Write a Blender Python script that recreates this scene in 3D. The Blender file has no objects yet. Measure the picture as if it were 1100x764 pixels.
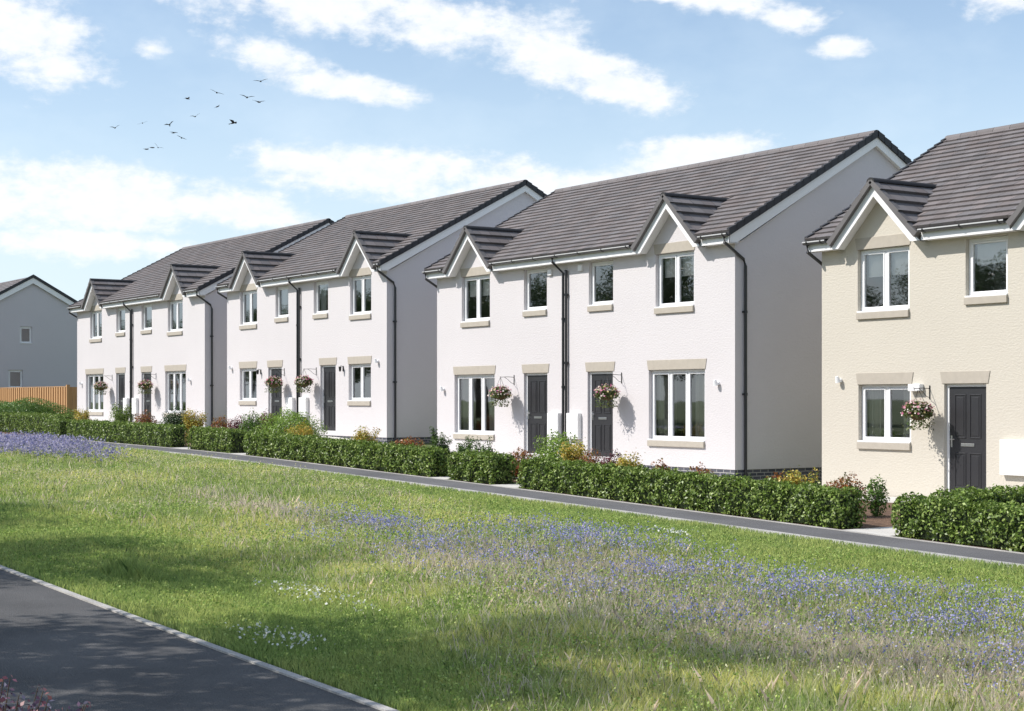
import bpy, math, random
import numpy as np
from mathutils import Vector
rng = np.random.default_rng(7); random.seed(7)
S = bpy.context.scene; C = S.collection
EYE = 2.0                                   # camera height; heights below are given relative to the eye and lifted by this

# ------------------------------------------------------------------ camera
FW = (-0.8309, 0.5565); CAMP = (0.0, -23.8, EYE)
cam = bpy.data.cameras.new('camera'); co = bpy.data.objects.new('camera', cam); C.objects.link(co)
co.location = CAMP; co.rotation_euler = (math.radians(90), 0, math.atan2(-FW[0], FW[1]))
cam.lens = 1750/1100*36; cam.sensor_width = 36; cam.shift_y = 48/1100; cam.clip_end = 3000; cam.clip_start = 0.1
S.camera = co
# ------------------------------------------------------------------ light
LD = Vector((0.215, 0.42, -0.45)).normalized()
el = math.asin(-LD.z); azs = math.atan2(-LD.x, -LD.y)      # azimuth of the sun measured from +Y towards +X
sl = bpy.data.lights.new('sun', 'SUN'); so = bpy.data.objects.new('sun', sl); C.objects.link(so)
sl.energy = 4.8; sl.angle = math.radians(0.5); sl.color = (1.0, 0.95, 0.895)
so.rotation_euler = LD.to_track_quat('-Z', 'Y').to_euler()
W = bpy.data.worlds.new('World'); S.world = W; W.use_nodes = True
nt = W.node_tree; nt.nodes.clear()
def N(tree, t, **k):
    n = tree.nodes.new(t)
    for a, v in k.items(): setattr(n, a, v)
    return n
def M(tree, op, a, b=None, c=None):
    n = tree.nodes.new('ShaderNodeMath'); n.operation = op
    for i, v in enumerate((a, b, c)):
        if v is None: continue
        if isinstance(v, (int, float)): n.inputs[i].default_value = v
        else: tree.links.new(v, n.inputs[i])
    return n.outputs[0]
out = N(nt, 'ShaderNodeOutputWorld'); bg = N(nt, 'ShaderNodeBackground'); bg.inputs[1].default_value = 0.15
sky = N(nt, 'ShaderNodeTexSky', sky_type='NISHITA'); sky.sun_disc = False; sky.sun_elevation = el; sky.sun_rotation = azs
sky.altitude = 100; sky.air_density = 1.0; sky.dust_density = 0.6; sky.ozone_density = 1.4
tc = N(nt, 'ShaderNodeTexCoord'); sx = N(nt, 'ShaderNodeSeparateXYZ'); nt.links.new(tc.outputs['Generated'], sx.inputs[0])
DEG = 57.29578
camaz = math.degrees(math.atan2(FW[0], FW[1]))
AZ = M(nt, 'MULTIPLY', M(nt, 'ARCTAN2', sx.outputs[0], sx.outputs[1]), DEG)
EL = M(nt, 'MULTIPLY', M(nt, 'ARCSINE', sx.outputs[2]), DEG)
cmb = N(nt, 'ShaderNodeCombineXYZ'); nt.links.new(AZ, cmb.inputs[0]); nt.links.new(M(nt, 'MULTIPLY', EL, 1.7), cmb.inputs[1])
def wn(scale, det, rough=0.6):
    n = N(nt, 'ShaderNodeTexNoise'); n.inputs['Scale'].default_value = scale; n.inputs['Detail'].default_value = det
    n.inputs['Roughness'].default_value = rough; nt.links.new(cmb.outputs[0], n.inputs['Vector']); return n.outputs[0]
n1 = wn(0.32, 9, 0.62); n2 = wn(1.3, 6, 0.6)
# clouds: az offset / elevation (deg), half widths, tilt
CL = [(-6.6,13.6,4.6,1.15,-.10),(-2.2,13.0,4.4,1.15,-.22),(1.6,11.8,3.9,1.1,-.3),(3.6,10.9,2.4,.75,-.2),
      (-8.2,11.7,2.0,.62,-.2),(-6.0,10.9,2.8,.5,-.16),(-16.6,12.2,2.4,1.5,-.3),(-15.6,11.3,2.0,.85,-.1),(-17.6,13.0,2.0,1.2,-.2),
      (-12.5,11.9,.75,.36,0),(-13.6,7.1,4.6,.9,-.03),(-14.6,6.6,4.8,1.0,0),(-10.4,6.7,3.4,.7,-.05),(-15.0,5.3,3.8,.55,0),(-12.2,5.2,3.0,.4,0),
      (-4.2,7.9,4.8,.95,-.04),(0.3,7.2,4.2,.95,-.04),(-7.6,8.2,1.7,.45,0),(6.4,8.4,2.6,.85,.12),(3.2,7.6,2.6,.7,0),
      (7.6,13.7,2.7,.62,-.2),(9.4,13.1,1.3,.5,-.2),(11.5,12.0,.95,.36,0),(17.0,13.4,1.8,.85,-.1),(5.0,14.1,1.7,.4,-.1)]
m = None
for a, e, wa, we, t in CL:
    da = M(nt, 'SUBTRACT', AZ, camaz+a); de = M(nt, 'SUBTRACT', EL, e)
    de = M(nt, 'SUBTRACT', de, M(nt, 'MULTIPLY', da, t))
    q = M(nt, 'ADD', M(nt, 'POWER', M(nt, 'DIVIDE', M(nt, 'ABSOLUTE', da), wa), 2.0), M(nt, 'POWER', M(nt, 'DIVIDE', M(nt, 'ABSOLUTE', de), we), 2.0))
    v = M(nt, 'SUBTRACT', 1.12, M(nt, 'SQRT', q))
    m = v if m is None else M(nt, 'MAXIMUM', m, v)
m = M(nt, 'MAXIMUM', m, -1.0)
# elsewhere in the sky: scattered cumulus
offv = M(nt, 'ABSOLUTE', M(nt, 'SUBTRACT', AZ, camaz))
els = N(nt, 'ShaderNodeMapRange'); els.inputs[1].default_value = 22; els.inputs[2].default_value = 30; nt.links.new(offv, els.inputs[0])
nb = wn(0.06, 3, 0.5)
m2 = M(nt, 'ADD', M(nt, 'MULTIPLY', M(nt, 'SUBTRACT', nb, 0.53), 5.0), M(nt, 'SUBTRACT', els.outputs[0], 1.0))
m = M(nt, 'MAXIMUM', m, m2)
dens = M(nt, 'ADD', m, M(nt, 'ADD', M(nt, 'MULTIPLY', M(nt, 'SUBTRACT', n1, 0.5), 2.9), M(nt, 'MULTIPLY', M(nt, 'SUBTRACT', n2, 0.5), 1.1)))
mr = N(nt, 'ShaderNodeMapRange', interpolation_type='SMOOTHSTEP'); mr.inputs[1].default_value = -0.12; mr.inputs[2].default_value = 0.80
nt.links.new(dens, mr.inputs[0])
fac = M(nt, 'MULTIPLY', mr.outputs[0], 0.93)
# thin high veil and pale air near the horizon
veil = M(nt, 'MULTIPLY', M(nt, 'MAXIMUM', M(nt, 'SUBTRACT', wn(0.14, 5, 0.55), 0.45), 0.0), 1.0)
hz_ = N(nt, 'ShaderNodeMapRange', interpolation_type='SMOOTHSTEP'); hz_.inputs[1].default_value = 16; hz_.inputs[2].default_value = -1
hz_.inputs[3].default_value = 0.10; hz_.inputs[4].default_value = 0.80; nt.links.new(EL, hz_.inputs[0])
mixh = N(nt, 'ShaderNodeMix', data_type='RGBA'); nt.links.new(M(nt, 'MINIMUM', M(nt, 'ADD', veil, hz_.outputs[0]), 0.8), mixh.inputs[0])
nt.links.new(sky.outputs[0], mixh.inputs[6]); mixh.inputs[7].default_value = (5.0, 5.9, 6.7, 1)
cr = N(nt, 'ShaderNodeMix', data_type='RGBA'); nt.links.new(n2, cr.inputs[0])
cr.inputs[6].default_value = (5.3, 5.65, 6.1, 1); cr.inputs[7].default_value = (7.2, 7.2, 7.2, 1)
mixc = N(nt, 'ShaderNodeMix', data_type='RGBA'); nt.links.new(fac, mixc.inputs[0])
nt.links.new(mixh.outputs[2], mixc.inputs[6]); nt.links.new(cr.outputs[2], mixc.inputs[7])
nt.links.new(mixc.outputs[2], bg.inputs[0]); nt.links.new(bg.outputs[0], out.inputs[0])
S.view_settings.view_transform = 'Standard'; S.view_settings.look = 'None'; S.view_settings.gamma = 1
S.view_settings.exposure = 0.13
S.render.engine = 'CYCLES'; S.cycles.max_bounces = 8; S.cycles.transparent_max_bounces = 12

# ------------------------------------------------------------------ materials
MATS = {}
def mat(name, col, rough=0.7, metal=0.0, spec=0.5, noise=None, bump=None, attr=False, trans=0.0, coat=0):
    """noise=(scale, amount, stretch) varies the colour, bump=(scale, strength, dist) the surface"""
    if name in MATS: return MATS[name]
    m = bpy.data.materials.new(name); m.use_nodes = True; t = m.node_tree; t.nodes.clear()
    o = N(t, 'ShaderNodeOutputMaterial'); p = N(t, 'ShaderNodeBsdfPrincipled'); L = t.links.new
    p.inputs['Roughness'].default_value = rough; p.inputs['Metallic'].default_value = metal
    p.inputs['Specular IOR Level'].default_value = spec; p.inputs['Coat Weight'].default_value = coat
    tcn = N(t, 'ShaderNodeTexCoord')
    if attr:
        a = N(t, 'ShaderNodeAttribute', attribute_name='Col'); csrc = a.outputs['Color']
    else:
        r = N(t, 'ShaderNodeRGB'); r.outputs[0].default_value = (*col, 1); csrc = r.outputs[0]
    if noise:
        nn = N(t, 'ShaderNodeTexNoise'); nn.inputs['Scale'].default_value = noise[0]; nn.inputs['Detail'].default_value = 6
        mp = N(t, 'ShaderNodeMapping'); mp.inputs['Scale'].default_value = noise[2] if len(noise) > 2 else (1, 1, 1)
        L(tcn.outputs['Object'], mp.inputs[0]); L(mp.outputs[0], nn.inputs['Vector'])
        v = M(t, 'ADD', M(t, 'MULTIPLY', M(t, 'SUBTRACT', nn.outputs[0], 0.5), noise[1]*2), 1.0)
        mx = N(t, 'ShaderNodeVectorMath', operation='SCALE'); L(csrc, mx.inputs[0]); L(v, mx.inputs['Scale']); csrc = mx.outputs[0]
    L(csrc, p.inputs['Base Color'])
    if bump:
        nb = N(t, 'ShaderNodeTexNoise'); nb.inputs['Scale'].default_value = bump[0]; nb.inputs['Detail'].default_value = 5
        mp = N(t, 'ShaderNodeMapping'); mp.inputs['Scale'].default_value = bump[3] if len(bump) > 3 else (1, 1, 1)
        L(tcn.outputs['Object'], mp.inputs[0]); L(mp.outputs[0], nb.inputs['Vector'])
        bn = N(t, 'ShaderNodeBump'); bn.inputs['Strength'].default_value = bump[1]; bn.inputs['Distance'].default_value = bump[2]
        L(nb.outputs[0], bn.inputs['Height']); L(bn.outputs[0], p.inputs['Normal'])
    if trans:
        tr = N(t, 'ShaderNodeBsdfTranslucent'); L(csrc, tr.inputs[0]); ms = N(t, 'ShaderNodeMixShader'); ms.inputs[0].default_value = trans
        L(p.outputs[0], ms.inputs[1]); L(tr.outputs[0], ms.inputs[2]); L(ms.outputs[0], o.inputs[0])
    else: L(p.outputs[0], o.inputs[0])
    MATS[name] = m; return m
def render_wall(name, c):
    """painted roughcast over blockwork: fine grain, faint coursing, soft weather patches"""
    m = mat(name, c, 0.92, spec=0.2, noise=(0.5, 0.055), bump=(16, 0.42, 0.02, (1, 1, 1.8)))
    t = m.node_tree; L = t.links.new; bn = next(n for n in t.nodes if n.type == 'BUMP'); pr = next(n for n in t.nodes if n.type == 'BSDF_PRINCIPLED')
    tcn = N(t, 'ShaderNodeTexCoord'); sp = N(t, 'ShaderNodeSeparateXYZ'); L(tcn.outputs['Object'], sp.inputs[0]); cb = N(t, 'ShaderNodeCombineXYZ')
    L(M(t, 'ADD', sp.outputs[0], sp.outputs[1]), cb.inputs[0]); L(sp.outputs[2], cb.inputs[1])
    br = N(t, 'ShaderNodeTexBrick'); br.inputs['Scale'].default_value = 1; br.inputs['Brick Width'].default_value = .45; br.inputs['Row Height'].default_value = .11; br.inputs['Mortar Size'].default_value = .012; br.inputs['Mortar Smooth'].default_value = 1.0
    L(cb.outputs[0], br.inputs['Vector']); b2 = N(t, 'ShaderNodeBump'); b2.invert = True; b2.inputs['Strength'].default_value = .12; b2.inputs['Distance'].default_value = .004
    L(br.outputs['Fac'], b2.inputs['Height']); L(bn.outputs[0], b2.inputs['Normal']); L(b2.outputs[0], pr.inputs['Normal'])
    return m
m_white = render_wall('white_render', (0.60, 0.575, 0.578))
m_cream = render_wall('cream_render', (0.55, 0.512, 0.44))
m_side = render_wall('gable_render', (0.60, 0.575, 0.59))  # gable ends: close to the front walls' tone, slightly bluer
m_grey = render_wall('grey_render', (0.54, 0.515, 0.53))
m_stone = mat('cast_stone', (0.42, 0.38, 0.32), 0.9, noise=(9, 0.12), bump=(60, 0.3, 0.004))
m_upvc = mat('white_upvc', (0.84, 0.84, 0.84), 0.35, noise=(3, 0.02))
m_board = mat('white_board', (0.80, 0.80, 0.80), 0.45, noise=(2, 0.03))
m_black = mat('black_pvc', (0.022, 0.023, 0.025), 0.28, noise=(5, 0.1))
m_rim_glint = mat('gutter_rim_glint', (0.50, 0.50, 0.50), 0.35, noise=(3, .05))  # pale colour painting the sun's reflection along the dark gutter's lip
m_gutter = mat('gutter_pvc', (0.085, 0.087, 0.09), 0.3, noise=(5, 0.1))
m_cap = mat('verge_cap', (0.028, 0.028, 0.032), 0.6, noise=(4, 0.2))
m_door = mat('door_paint', (0.028, 0.028, 0.031), 0.38, noise=(6, 0.08), bump=(80, 0.15, 0.002, (1, 1, .1)))
m_steel = mat('brushed_steel', (0.6, 0.6, 0.6), 0.3, metal=1, noise=(20, 0.05))
m_box = mat('meter_box_plastic', (0.82, 0.82, 0.81), 0.4, noise=(3, 0.02))
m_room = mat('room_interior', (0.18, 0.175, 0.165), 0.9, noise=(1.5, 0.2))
m_curt = mat('curtain_cloth', (0.50, 0.51, 0.44), 0.9, noise=(6, 0.1), trans=0.35)
m_net = mat('pale_curtain_cloth', (0.75, 0.75, 0.74), 0.9, noise=(6, 0.05), trans=0.4)
m_blind = mat('blind_cloth', (0.78, 0.77, 0.74), 0.9, noise=(6, 0.05), trans=0.2)
m_tile = mat('roof_tile', (0.1, 0.1, 0.1), 0.75, spec=0.35, attr=True, noise=(3.0, 0.10), bump=(90, 0.25, 0.004))
m_leaf = mat('leaf', (0, 0, 0), 0.42, spec=0.45, attr=True, trans=0.28)
m_grass = mat('grass_blade', (0, 0, 0), 0.5, spec=0.35, attr=True, trans=0.45)
m_petal = mat('petal', (0, 0, 0), 0.7, spec=0.2, attr=True, trans=0.35)
m_bark = mat('bark', (0.07, 0.05, 0.035), 0.9, noise=(12, 0.3), bump=(20, 0.8, 0.03, (1, 1, .2)))
m_wood = mat('fence_timber', (0.46, 0.27, 0.12), 0.8, noise=(4, 0.22, (6, 6, 0.5)), bump=(30, 0.3, 0.01, (1, 1, .1)))
m_coir = mat('coir', (0.13, 0.08, 0.04), 0.95, noise=(30, 0.3), bump=(60, 0.8, 0.01))
m_wire = mat('wire', (0.05, 0.05, 0.05), 0.4, metal=0.8, noise=(5, 0.1))
m_bird = mat('feathers', (0.03, 0.03, 0.035), 0.7, noise=(10, 0.2))
def glass_mat():
    m = bpy.data.materials.new('window_glass'); m.use_nodes = True; t = m.node_tree; t.nodes.clear(); L = t.links.new
    o = N(t, 'ShaderNodeOutputMaterial'); g = N(t, 'ShaderNodeBsdfGlossy'); g.inputs['Roughness'].default_value = 0.015
    g.inputs[0].default_value = (.95, .97, 1, 1)
    tr = N(t, 'ShaderNodeBsdfTransparent'); tr.inputs[0].default_value = (0.97, 0.98, 0.97, 1)
    fr = N(t, 'ShaderNodeFresnel'); fr.inputs[0].default_value = 1.55
    tcn = N(t, 'ShaderNodeTexCoord'); nn = N(t, 'ShaderNodeTexNoise'); nn.inputs['Scale'].default_value = 1.3; nn.inputs['Detail'].default_value = 1
    L(tcn.outputs['Object'], nn.inputs['Vector']); b = N(t, 'ShaderNodeBump'); b.inputs['Strength'].default_value = 0.06; b.inputs['Distance'].default_value = 0.02
    L(nn.outputs[0], b.inputs['Height']); L(b.outputs[0], g.inputs['Normal'])
    ms = N(t, 'ShaderNodeMixShader'); L(M(t, 'MINIMUM', M(t, 'ADD', M(t, 'MULTIPLY', fr.outputs[0], 1.6), 0.09), 0.92), ms.inputs[0]); L(tr.outputs[0], ms.inputs[1]); L(g.outputs[0], ms.inputs[2]); L(ms.outputs[0], o.inputs[0])
    MATS['window_glass'] = m; return m
m_glass = glass_mat()
def brick_mat():
    m = bpy.data.materials.new('plinth_brick'); m.use_nodes = True; t = m.node_tree; p = t.nodes['Principled BSDF']; L = t.links.new
    tcn = N(t, 'ShaderNodeTexCoord'); s = N(t, 'ShaderNodeSeparateXYZ'); L(tcn.outputs['Object'], s.inputs[0])
    c = N(t, 'ShaderNodeCombineXYZ'); L(M(t, 'ADD', s.outputs[0], s.outputs[1]), c.inputs[0]); L(s.outputs[2], c.inputs[1])
    b = N(t, 'ShaderNodeTexBrick'); b.inputs['Scale'].default_value = 1; b.inputs['Brick Width'].default_value = 0.225; b.inputs['Row Height'].default_value = 0.075
    b.inputs['Mortar Size'].default_value = 0.008; b.inputs['Color1'].default_value = (0.045, 0.05, 0.07, 1); b.inputs['Color2'].default_value = (0.09, 0.09, 0.11, 1)
    b.inputs['Mortar'].default_value = (0.42, 0.41, 0.39, 1); L(c.outputs[0], b.inputs['Vector']); L(b.outputs['Color'], p.inputs['Base Color'])
    p.inputs['Roughness'].default_value = 0.7; bn = N(t, 'ShaderNodeBump'); bn.inputs['Distance'].default_value = 0.01; bn.invert = True
    L(b.outputs['Fac'], bn.inputs['Height']); L(bn.outputs[0], p.inputs['Normal']); return m
m_brick = brick_mat()
def ground_mat(name, c1, c2, scale, rough=0.95, bump=0.5, c3=None, fine=60):
    m = bpy.data.materials.new(name); m.use_nodes = True; t = m.node_tree; p = t.nodes['Principled BSDF']; L = t.links.new
    tcn = N(t, 'ShaderNodeTexCoord'); a = N(t, 'ShaderNodeTexNoise'); a.inputs['Scale'].default_value = scale; a.inputs['Detail'].default_value = 8; L(tcn.outputs['Object'], a.inputs['Vector'])
    f = N(t, 'ShaderNodeTexNoise'); f.inputs['Scale'].default_value = fine; f.inputs['Detail'].default_value = 4; L(tcn.outputs['Object'], f.inputs['Vector'])
    mr_ = N(t, 'ShaderNodeMapRange'); mr_.inputs[1].default_value = .35; mr_.inputs[2].default_value = .65
    L(M(t, 'ADD', M(t, 'MULTIPLY', a.outputs[0], .5), M(t, 'MULTIPLY', f.outputs[0], .5)), mr_.inputs[0])
    x = N(t, 'ShaderNodeMix', data_type='RGBA'); L(mr_.outputs[0], x.inputs[0]); x.inputs[6].default_value = (*c1, 1); x.inputs[7].default_value = (*c2, 1)
    L(x.outputs[2], p.inputs['Base Color']); p.inputs['Roughness'].default_value = rough
    bn = N(t, 'ShaderNodeBump'); bn.inputs['Strength'].default_value = bump; bn.inputs['Distance'].default_value = 0.02; L(f.outputs[0], bn.inputs['Height']); L(bn.outputs[0], p.inputs['Normal'])
    return m
m_soil = ground_mat('turf_soil', (0.07, 0.10, 0.03), (0.12, 0.16, 0.045), 0.8)
m_asph = ground_mat('road_asphalt', (0.045, 0.044, 0.044), (0.125, 0.122, 0.120), 0.9, 0.85, 0.8, fine=95)
m_path = ground_mat('path_asphalt', (0.085, 0.083, 0.084), (0.155, 0.152, 0.155), 0.7, 0.9, 0.4, fine=120)
m_kerb = ground_mat('kerb_concrete', (0.30, 0.29, 0.27), (0.52, 0.50, 0.47), 2.5, 0.9, 0.3)
m_slab = ground_mat('slab_concrete', (0.50, 0.48, 0.44), (0.64, 0.62, 0.58), 1.2, 0.9, 0.3)
m_mulch = ground_mat('bark_mulch', (0.055, 0.030, 0.018), (0.22, 0.13, 0.08), 6, 1, 1.0, fine=45)

# ------------------------------------------------------------------ mesh helpers
def props(o, label=None, cat=None, group=None, kind=None):
    if label: o['label'] = label
    if cat: o['category'] = cat
    if group: o['group'] = group
    if kind: o['kind'] = kind
    return o
class MB:
    def __init__(s): s.v = []; s.f = []; s.c = []
    def face(s, pts, col=None):
        i = len(s.v); s.v += [tuple(p) for p in pts]; s.f.append(tuple(range(i, i+len(pts)))); s.c += [col or (.5, .5, .5)]*len(pts)
    def box(s, a, b, col=None):
        x0, y0, z0 = a; x1, y1, z1 = b
        i = len(s.v); s.v += [(x0,y0,z0),(x1,y0,z0),(x1,y1,z0),(x0,y1,z0),(x0,y0,z1),(x1,y0,z1),(x1,y1,z1),(x0,y1,z1)]
        s.f += [tuple(i+k for k in q) for q in ((0,3,2,1),(4,5,6,7),(0,1,5,4),(1,2,6,5),(2,3,7,6),(3,0,4,7))]; s.c += [col or (.5, .5, .5)]*8
    def prism(s, poly, d):                      # poly: coplanar points, d: extrusion vector
        n = len(poly); i = len(s.v); s.v += [tuple(p) for p in poly] + [tuple(p[k]+d[k] for k in range(3)) for p in poly]
        s.f += [tuple(range(i+n-1, i-1, -1)), tuple(range(i+n, i+2*n))] + [(i+k, i+(k+1) % n, i+n+(k+1) % n, i+n+k) for k in range(n)]; s.c += [(.5, .5, .5)]*(2*n)
    def tube(s, path, r, n=10, cap=True, r2=None):
        P = [Vector(p) for p in path]; i0 = len(s.v); L = len(P)
        for k, p in enumerate(P):
            d = (P[min(k+1, L-1)]-P[max(k-1, 0)]).normalized(); a = d.orthogonal() if abs(d.z) > .9 else d.cross(Vector((0, 0, 1))); a.normalize(); b = d.cross(a)
            rr = r if r2 is None else r+(r2-r)*k/(L-1)
            for j in range(n): w = 2*math.pi*j/n; s.v.append(tuple(p+a*math.cos(w)*rr+b*math.sin(w)*rr))
        for k in range(L-1):
            for j in range(n): s.f.append((i0+k*n+j, i0+k*n+(j+1) % n, i0+(k+1)*n+(j+1) % n, i0+(k+1)*n+j))
        if cap: s.f += [tuple(i0+j for j in range(n))[::-1], tuple(i0+(L-1)*n+j for j in range(n))]
        s.c += [(.5, .5, .5)]*(L*n)
    def build(s, name, m, parent=None, smooth=False, bevel=0):
        me = bpy.data.meshes.new(name); me.from_pydata(s.v, [], s.f); me.materials.append(m)
        if m in (m_tile, m_leaf, m_grass, m_petal):
            at = me.color_attributes.new('Col', 'FLOAT_COLOR', 'POINT'); a = np.ones((len(s.v), 4)); a[:, :3] = s.c; at.data.foreach_set('color', a.ravel())
        if smooth: me.shade_smooth()
        o = bpy.data.objects.new(name, me); C.objects.link(o)
        if parent: o.parent = parent
        if bevel:
            b = o.modifiers.new('bevel', 'BEVEL'); b.width = bevel; b.segments = 2; b.limit_method = 'ANGLE'
        return o
def npmesh(name, V, K, col, m, parent=None):
    """V (n,K,3) separate polygons of K corners; col (n,3)"""
    n = len(V); me = bpy.data.meshes.new(name); me.vertices.add(n*K); me.vertices.foreach_set('co', V.astype(np.float32).ravel())
    me.loops.add(n*K); me.loops.foreach_set('vertex_index', np.arange(n*K, dtype=np.int32))
    me.polygons.add(n); me.polygons.foreach_set('loop_start', np.arange(0, n*K, K, dtype=np.int32))
    me.update(calc_edges=True); me.materials.append(m)
    at = me.color_attributes.new('Col', 'FLOAT_COLOR', 'POINT'); a = np.ones((n, K, 4), np.float32); a[:, :, :3] = col[:, None, :]; at.data.foreach_set('color', a.ravel())
    o = bpy.data.objects.new(name, me); C.objects.link(o)
    if parent: o.parent = parent
    return o
def empty(name, loc, label, cat, group=None):
    o = bpy.data.objects.new(name, None); C.objects.link(o); o.location = loc; o.empty_display_size = .3
    return props(o, label, cat, group)
def leaves(P, size, nrm=None, up=0.3, cols=None, aspect=0.55, fold=0.25):
    """leaf quads (4 corners, slightly folded) at points P"""
    n = len(P); d = rng.normal(size=(n, 3)); 
    if nrm is not None: d = d*0.75+nrm*0.9
    d[:, 2] += up; d /= np.linalg.norm(d, axis=1, keepdims=True)
    r = rng.normal(size=(n, 3)); t = np.cross(d, r); t /= np.linalg.norm(t, axis=1, keepdims=True); b = np.cross(d, t)
    s = (size*rng.uniform(.65, 1.3, n))[:, None]
    V = np.stack([P-t*s*.5, P+b*s*.5*aspect+d*s*fold*.5, P+t*s*.5, P-b*s*.5*aspect+d*s*fold*.5], 1)
    return V
def pick(cols, n, var=0.18):
    c = np.array(cols)[rng.integers(0, len(cols), n)]; return np.clip(c*rng.uniform(1-var, 1+var, (n, 1)), 0, 1)

# ------------------------------------------------------------------ terrain
PX = np.arange(-140, 60, .5)
def _s(x, y):
    v = np.interp(PX, x, y); k = np.ones(13)/13; return np.convolve(np.pad(v, 6, mode='edge'), k, 'valid')
PZ = _s([-140,-90,-70,-51.9,-39.3,-26,-16.2,-13.9,-5,5,40], [-1.1,-1.15,-1.18,-1.27,-1.38,-1.69,-1.955,-2.02,-2.2,-2.35,-2.6])+EYE
HZ = _s([-140,-90,-69,-54,-45,-39.3,-33,-26.8,-24,-19,-10,5,40], [-.95,-.98,-1.,-1.03,-1.16,-1.45,-1.58,-1.86,-1.90,-1.92,-2.0,-2.3,-2.5])+EYE
def G(X, Y):
    X = np.asarray(X, float); Y = np.asarray(Y, float)
    t = np.clip((Y+5.9)/4.7, 0, 1); t = t*t*(3-2*t)
    lawn = np.where((Y < -7.9) & (Y > -18.2), np.sin(X*.55+.7*Y)*.03+np.sin(X*1.3-Y*.9)*.02, 0)*np.clip((-7.9-Y)/1.5, 0, 1)*np.clip((Y+18.2)/1.5, 0, 1)
    return np.interp(X, PX, PZ)*(1-t)+np.interp(X, PX, HZ)*t+lawn
def gz(x, y): return float(G(x, y))
def sheet(name, x0, x1, y0, y1, m, lift, nx, ny, side=0, label=None):
    xs = np.linspace(x0, x1, nx+1); ys = np.linspace(y0, y1, ny+1); b = MB()
    for y in ys:
        for x in xs: b.v.append((x, y, gz(x, y)+lift))
    w = nx+1
    for j in range(ny):
        for i in range(nx): b.f.append((j*w+i, j*w+i+1, (j+1)*w+i+1, (j+1)*w+i))
    if side:
        k = len(b.v)
        for y in (y0, y1):
            for x in xs: b.v.append((x, y, gz(x, y)+lift-side))
        for i in range(nx):
            b.f.append((k+i, k+i+1, i+1, i)); t = ny*w; b.f.append((t+i, t+i+1, k+w+i+1, k+w+i))
        b.f += [(0, ny*w, k+w, k), (w-1, k+w-1, k+2*w-1, ny*w+w-1)]
    b.c = [(.5, .5, .5)]*len(b.v)
    o = b.build(name, m); props(o, kind='structure'); return o
xs = np.concatenate([[-900, -500, -250], np.arange(-139, 50, 1.0), [120, 300, 900]]); ys = np.concatenate([[-700, -300, -120, -60, -40], np.arange(-30, 16, .5), [30, 80, 250, 900]])
b = MB()
for y in ys:
    for x in xs: b.v.append((x, y, gz(x, y)))
w = len(xs)
b.f = [(j*w+i, j*w+i+1, (j+1)*w+i+1, (j+1)*w+i) for j in range(len(ys)-1) for i in range(w-1)]; b.c = [(.5,)*3]*len(b.v)
props(b.build('ground', m_soil, smooth=True), kind='structure')
sheet('road', -139, 40, -21.9, -18.42, m_asph, 0.012, 180, 8)
sheet('road_kerb', -139, 40, -18.42, -18.35, m_kerb, 0.028, 180, 1, .08)
sheet('road_kerb', -139, 40, -22.05, -21.9, m_kerb, 0.06, 180, 1, .1)
sheet('footpath', -139, 40, -7.58, -6.56, m_path, 0.022, 180, 2, .03)
sheet('path_edging', -139, 40, -7.74, -7.58, m_kerb, 0.036, 180, 1, .05)
sheet('path_edging', -139, 40, -6.56, -6.50, m_kerb, 0.032, 180, 1, .05)
sheet('garden_bed', -90, -5, -6.50, -0.02, m_mulch, 0.010, 170, 14)
for x0, x1 in ((-55.3,-54.3),(-52.7,-52.0),(-43.0,-41.96),(-39.05,-38.25),(-29.0,-28.35),(-26.68,-25.8),(-17.19,-16.26)):
    sheet('garden_path', x0, x1, -6.50, -1.15, m_slab, 0.025, 2, 12, .04)
sheet('garden_path', -70, -15, -1.15, -0.05, m_slab, 0.028, 60, 2, .05)

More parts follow.
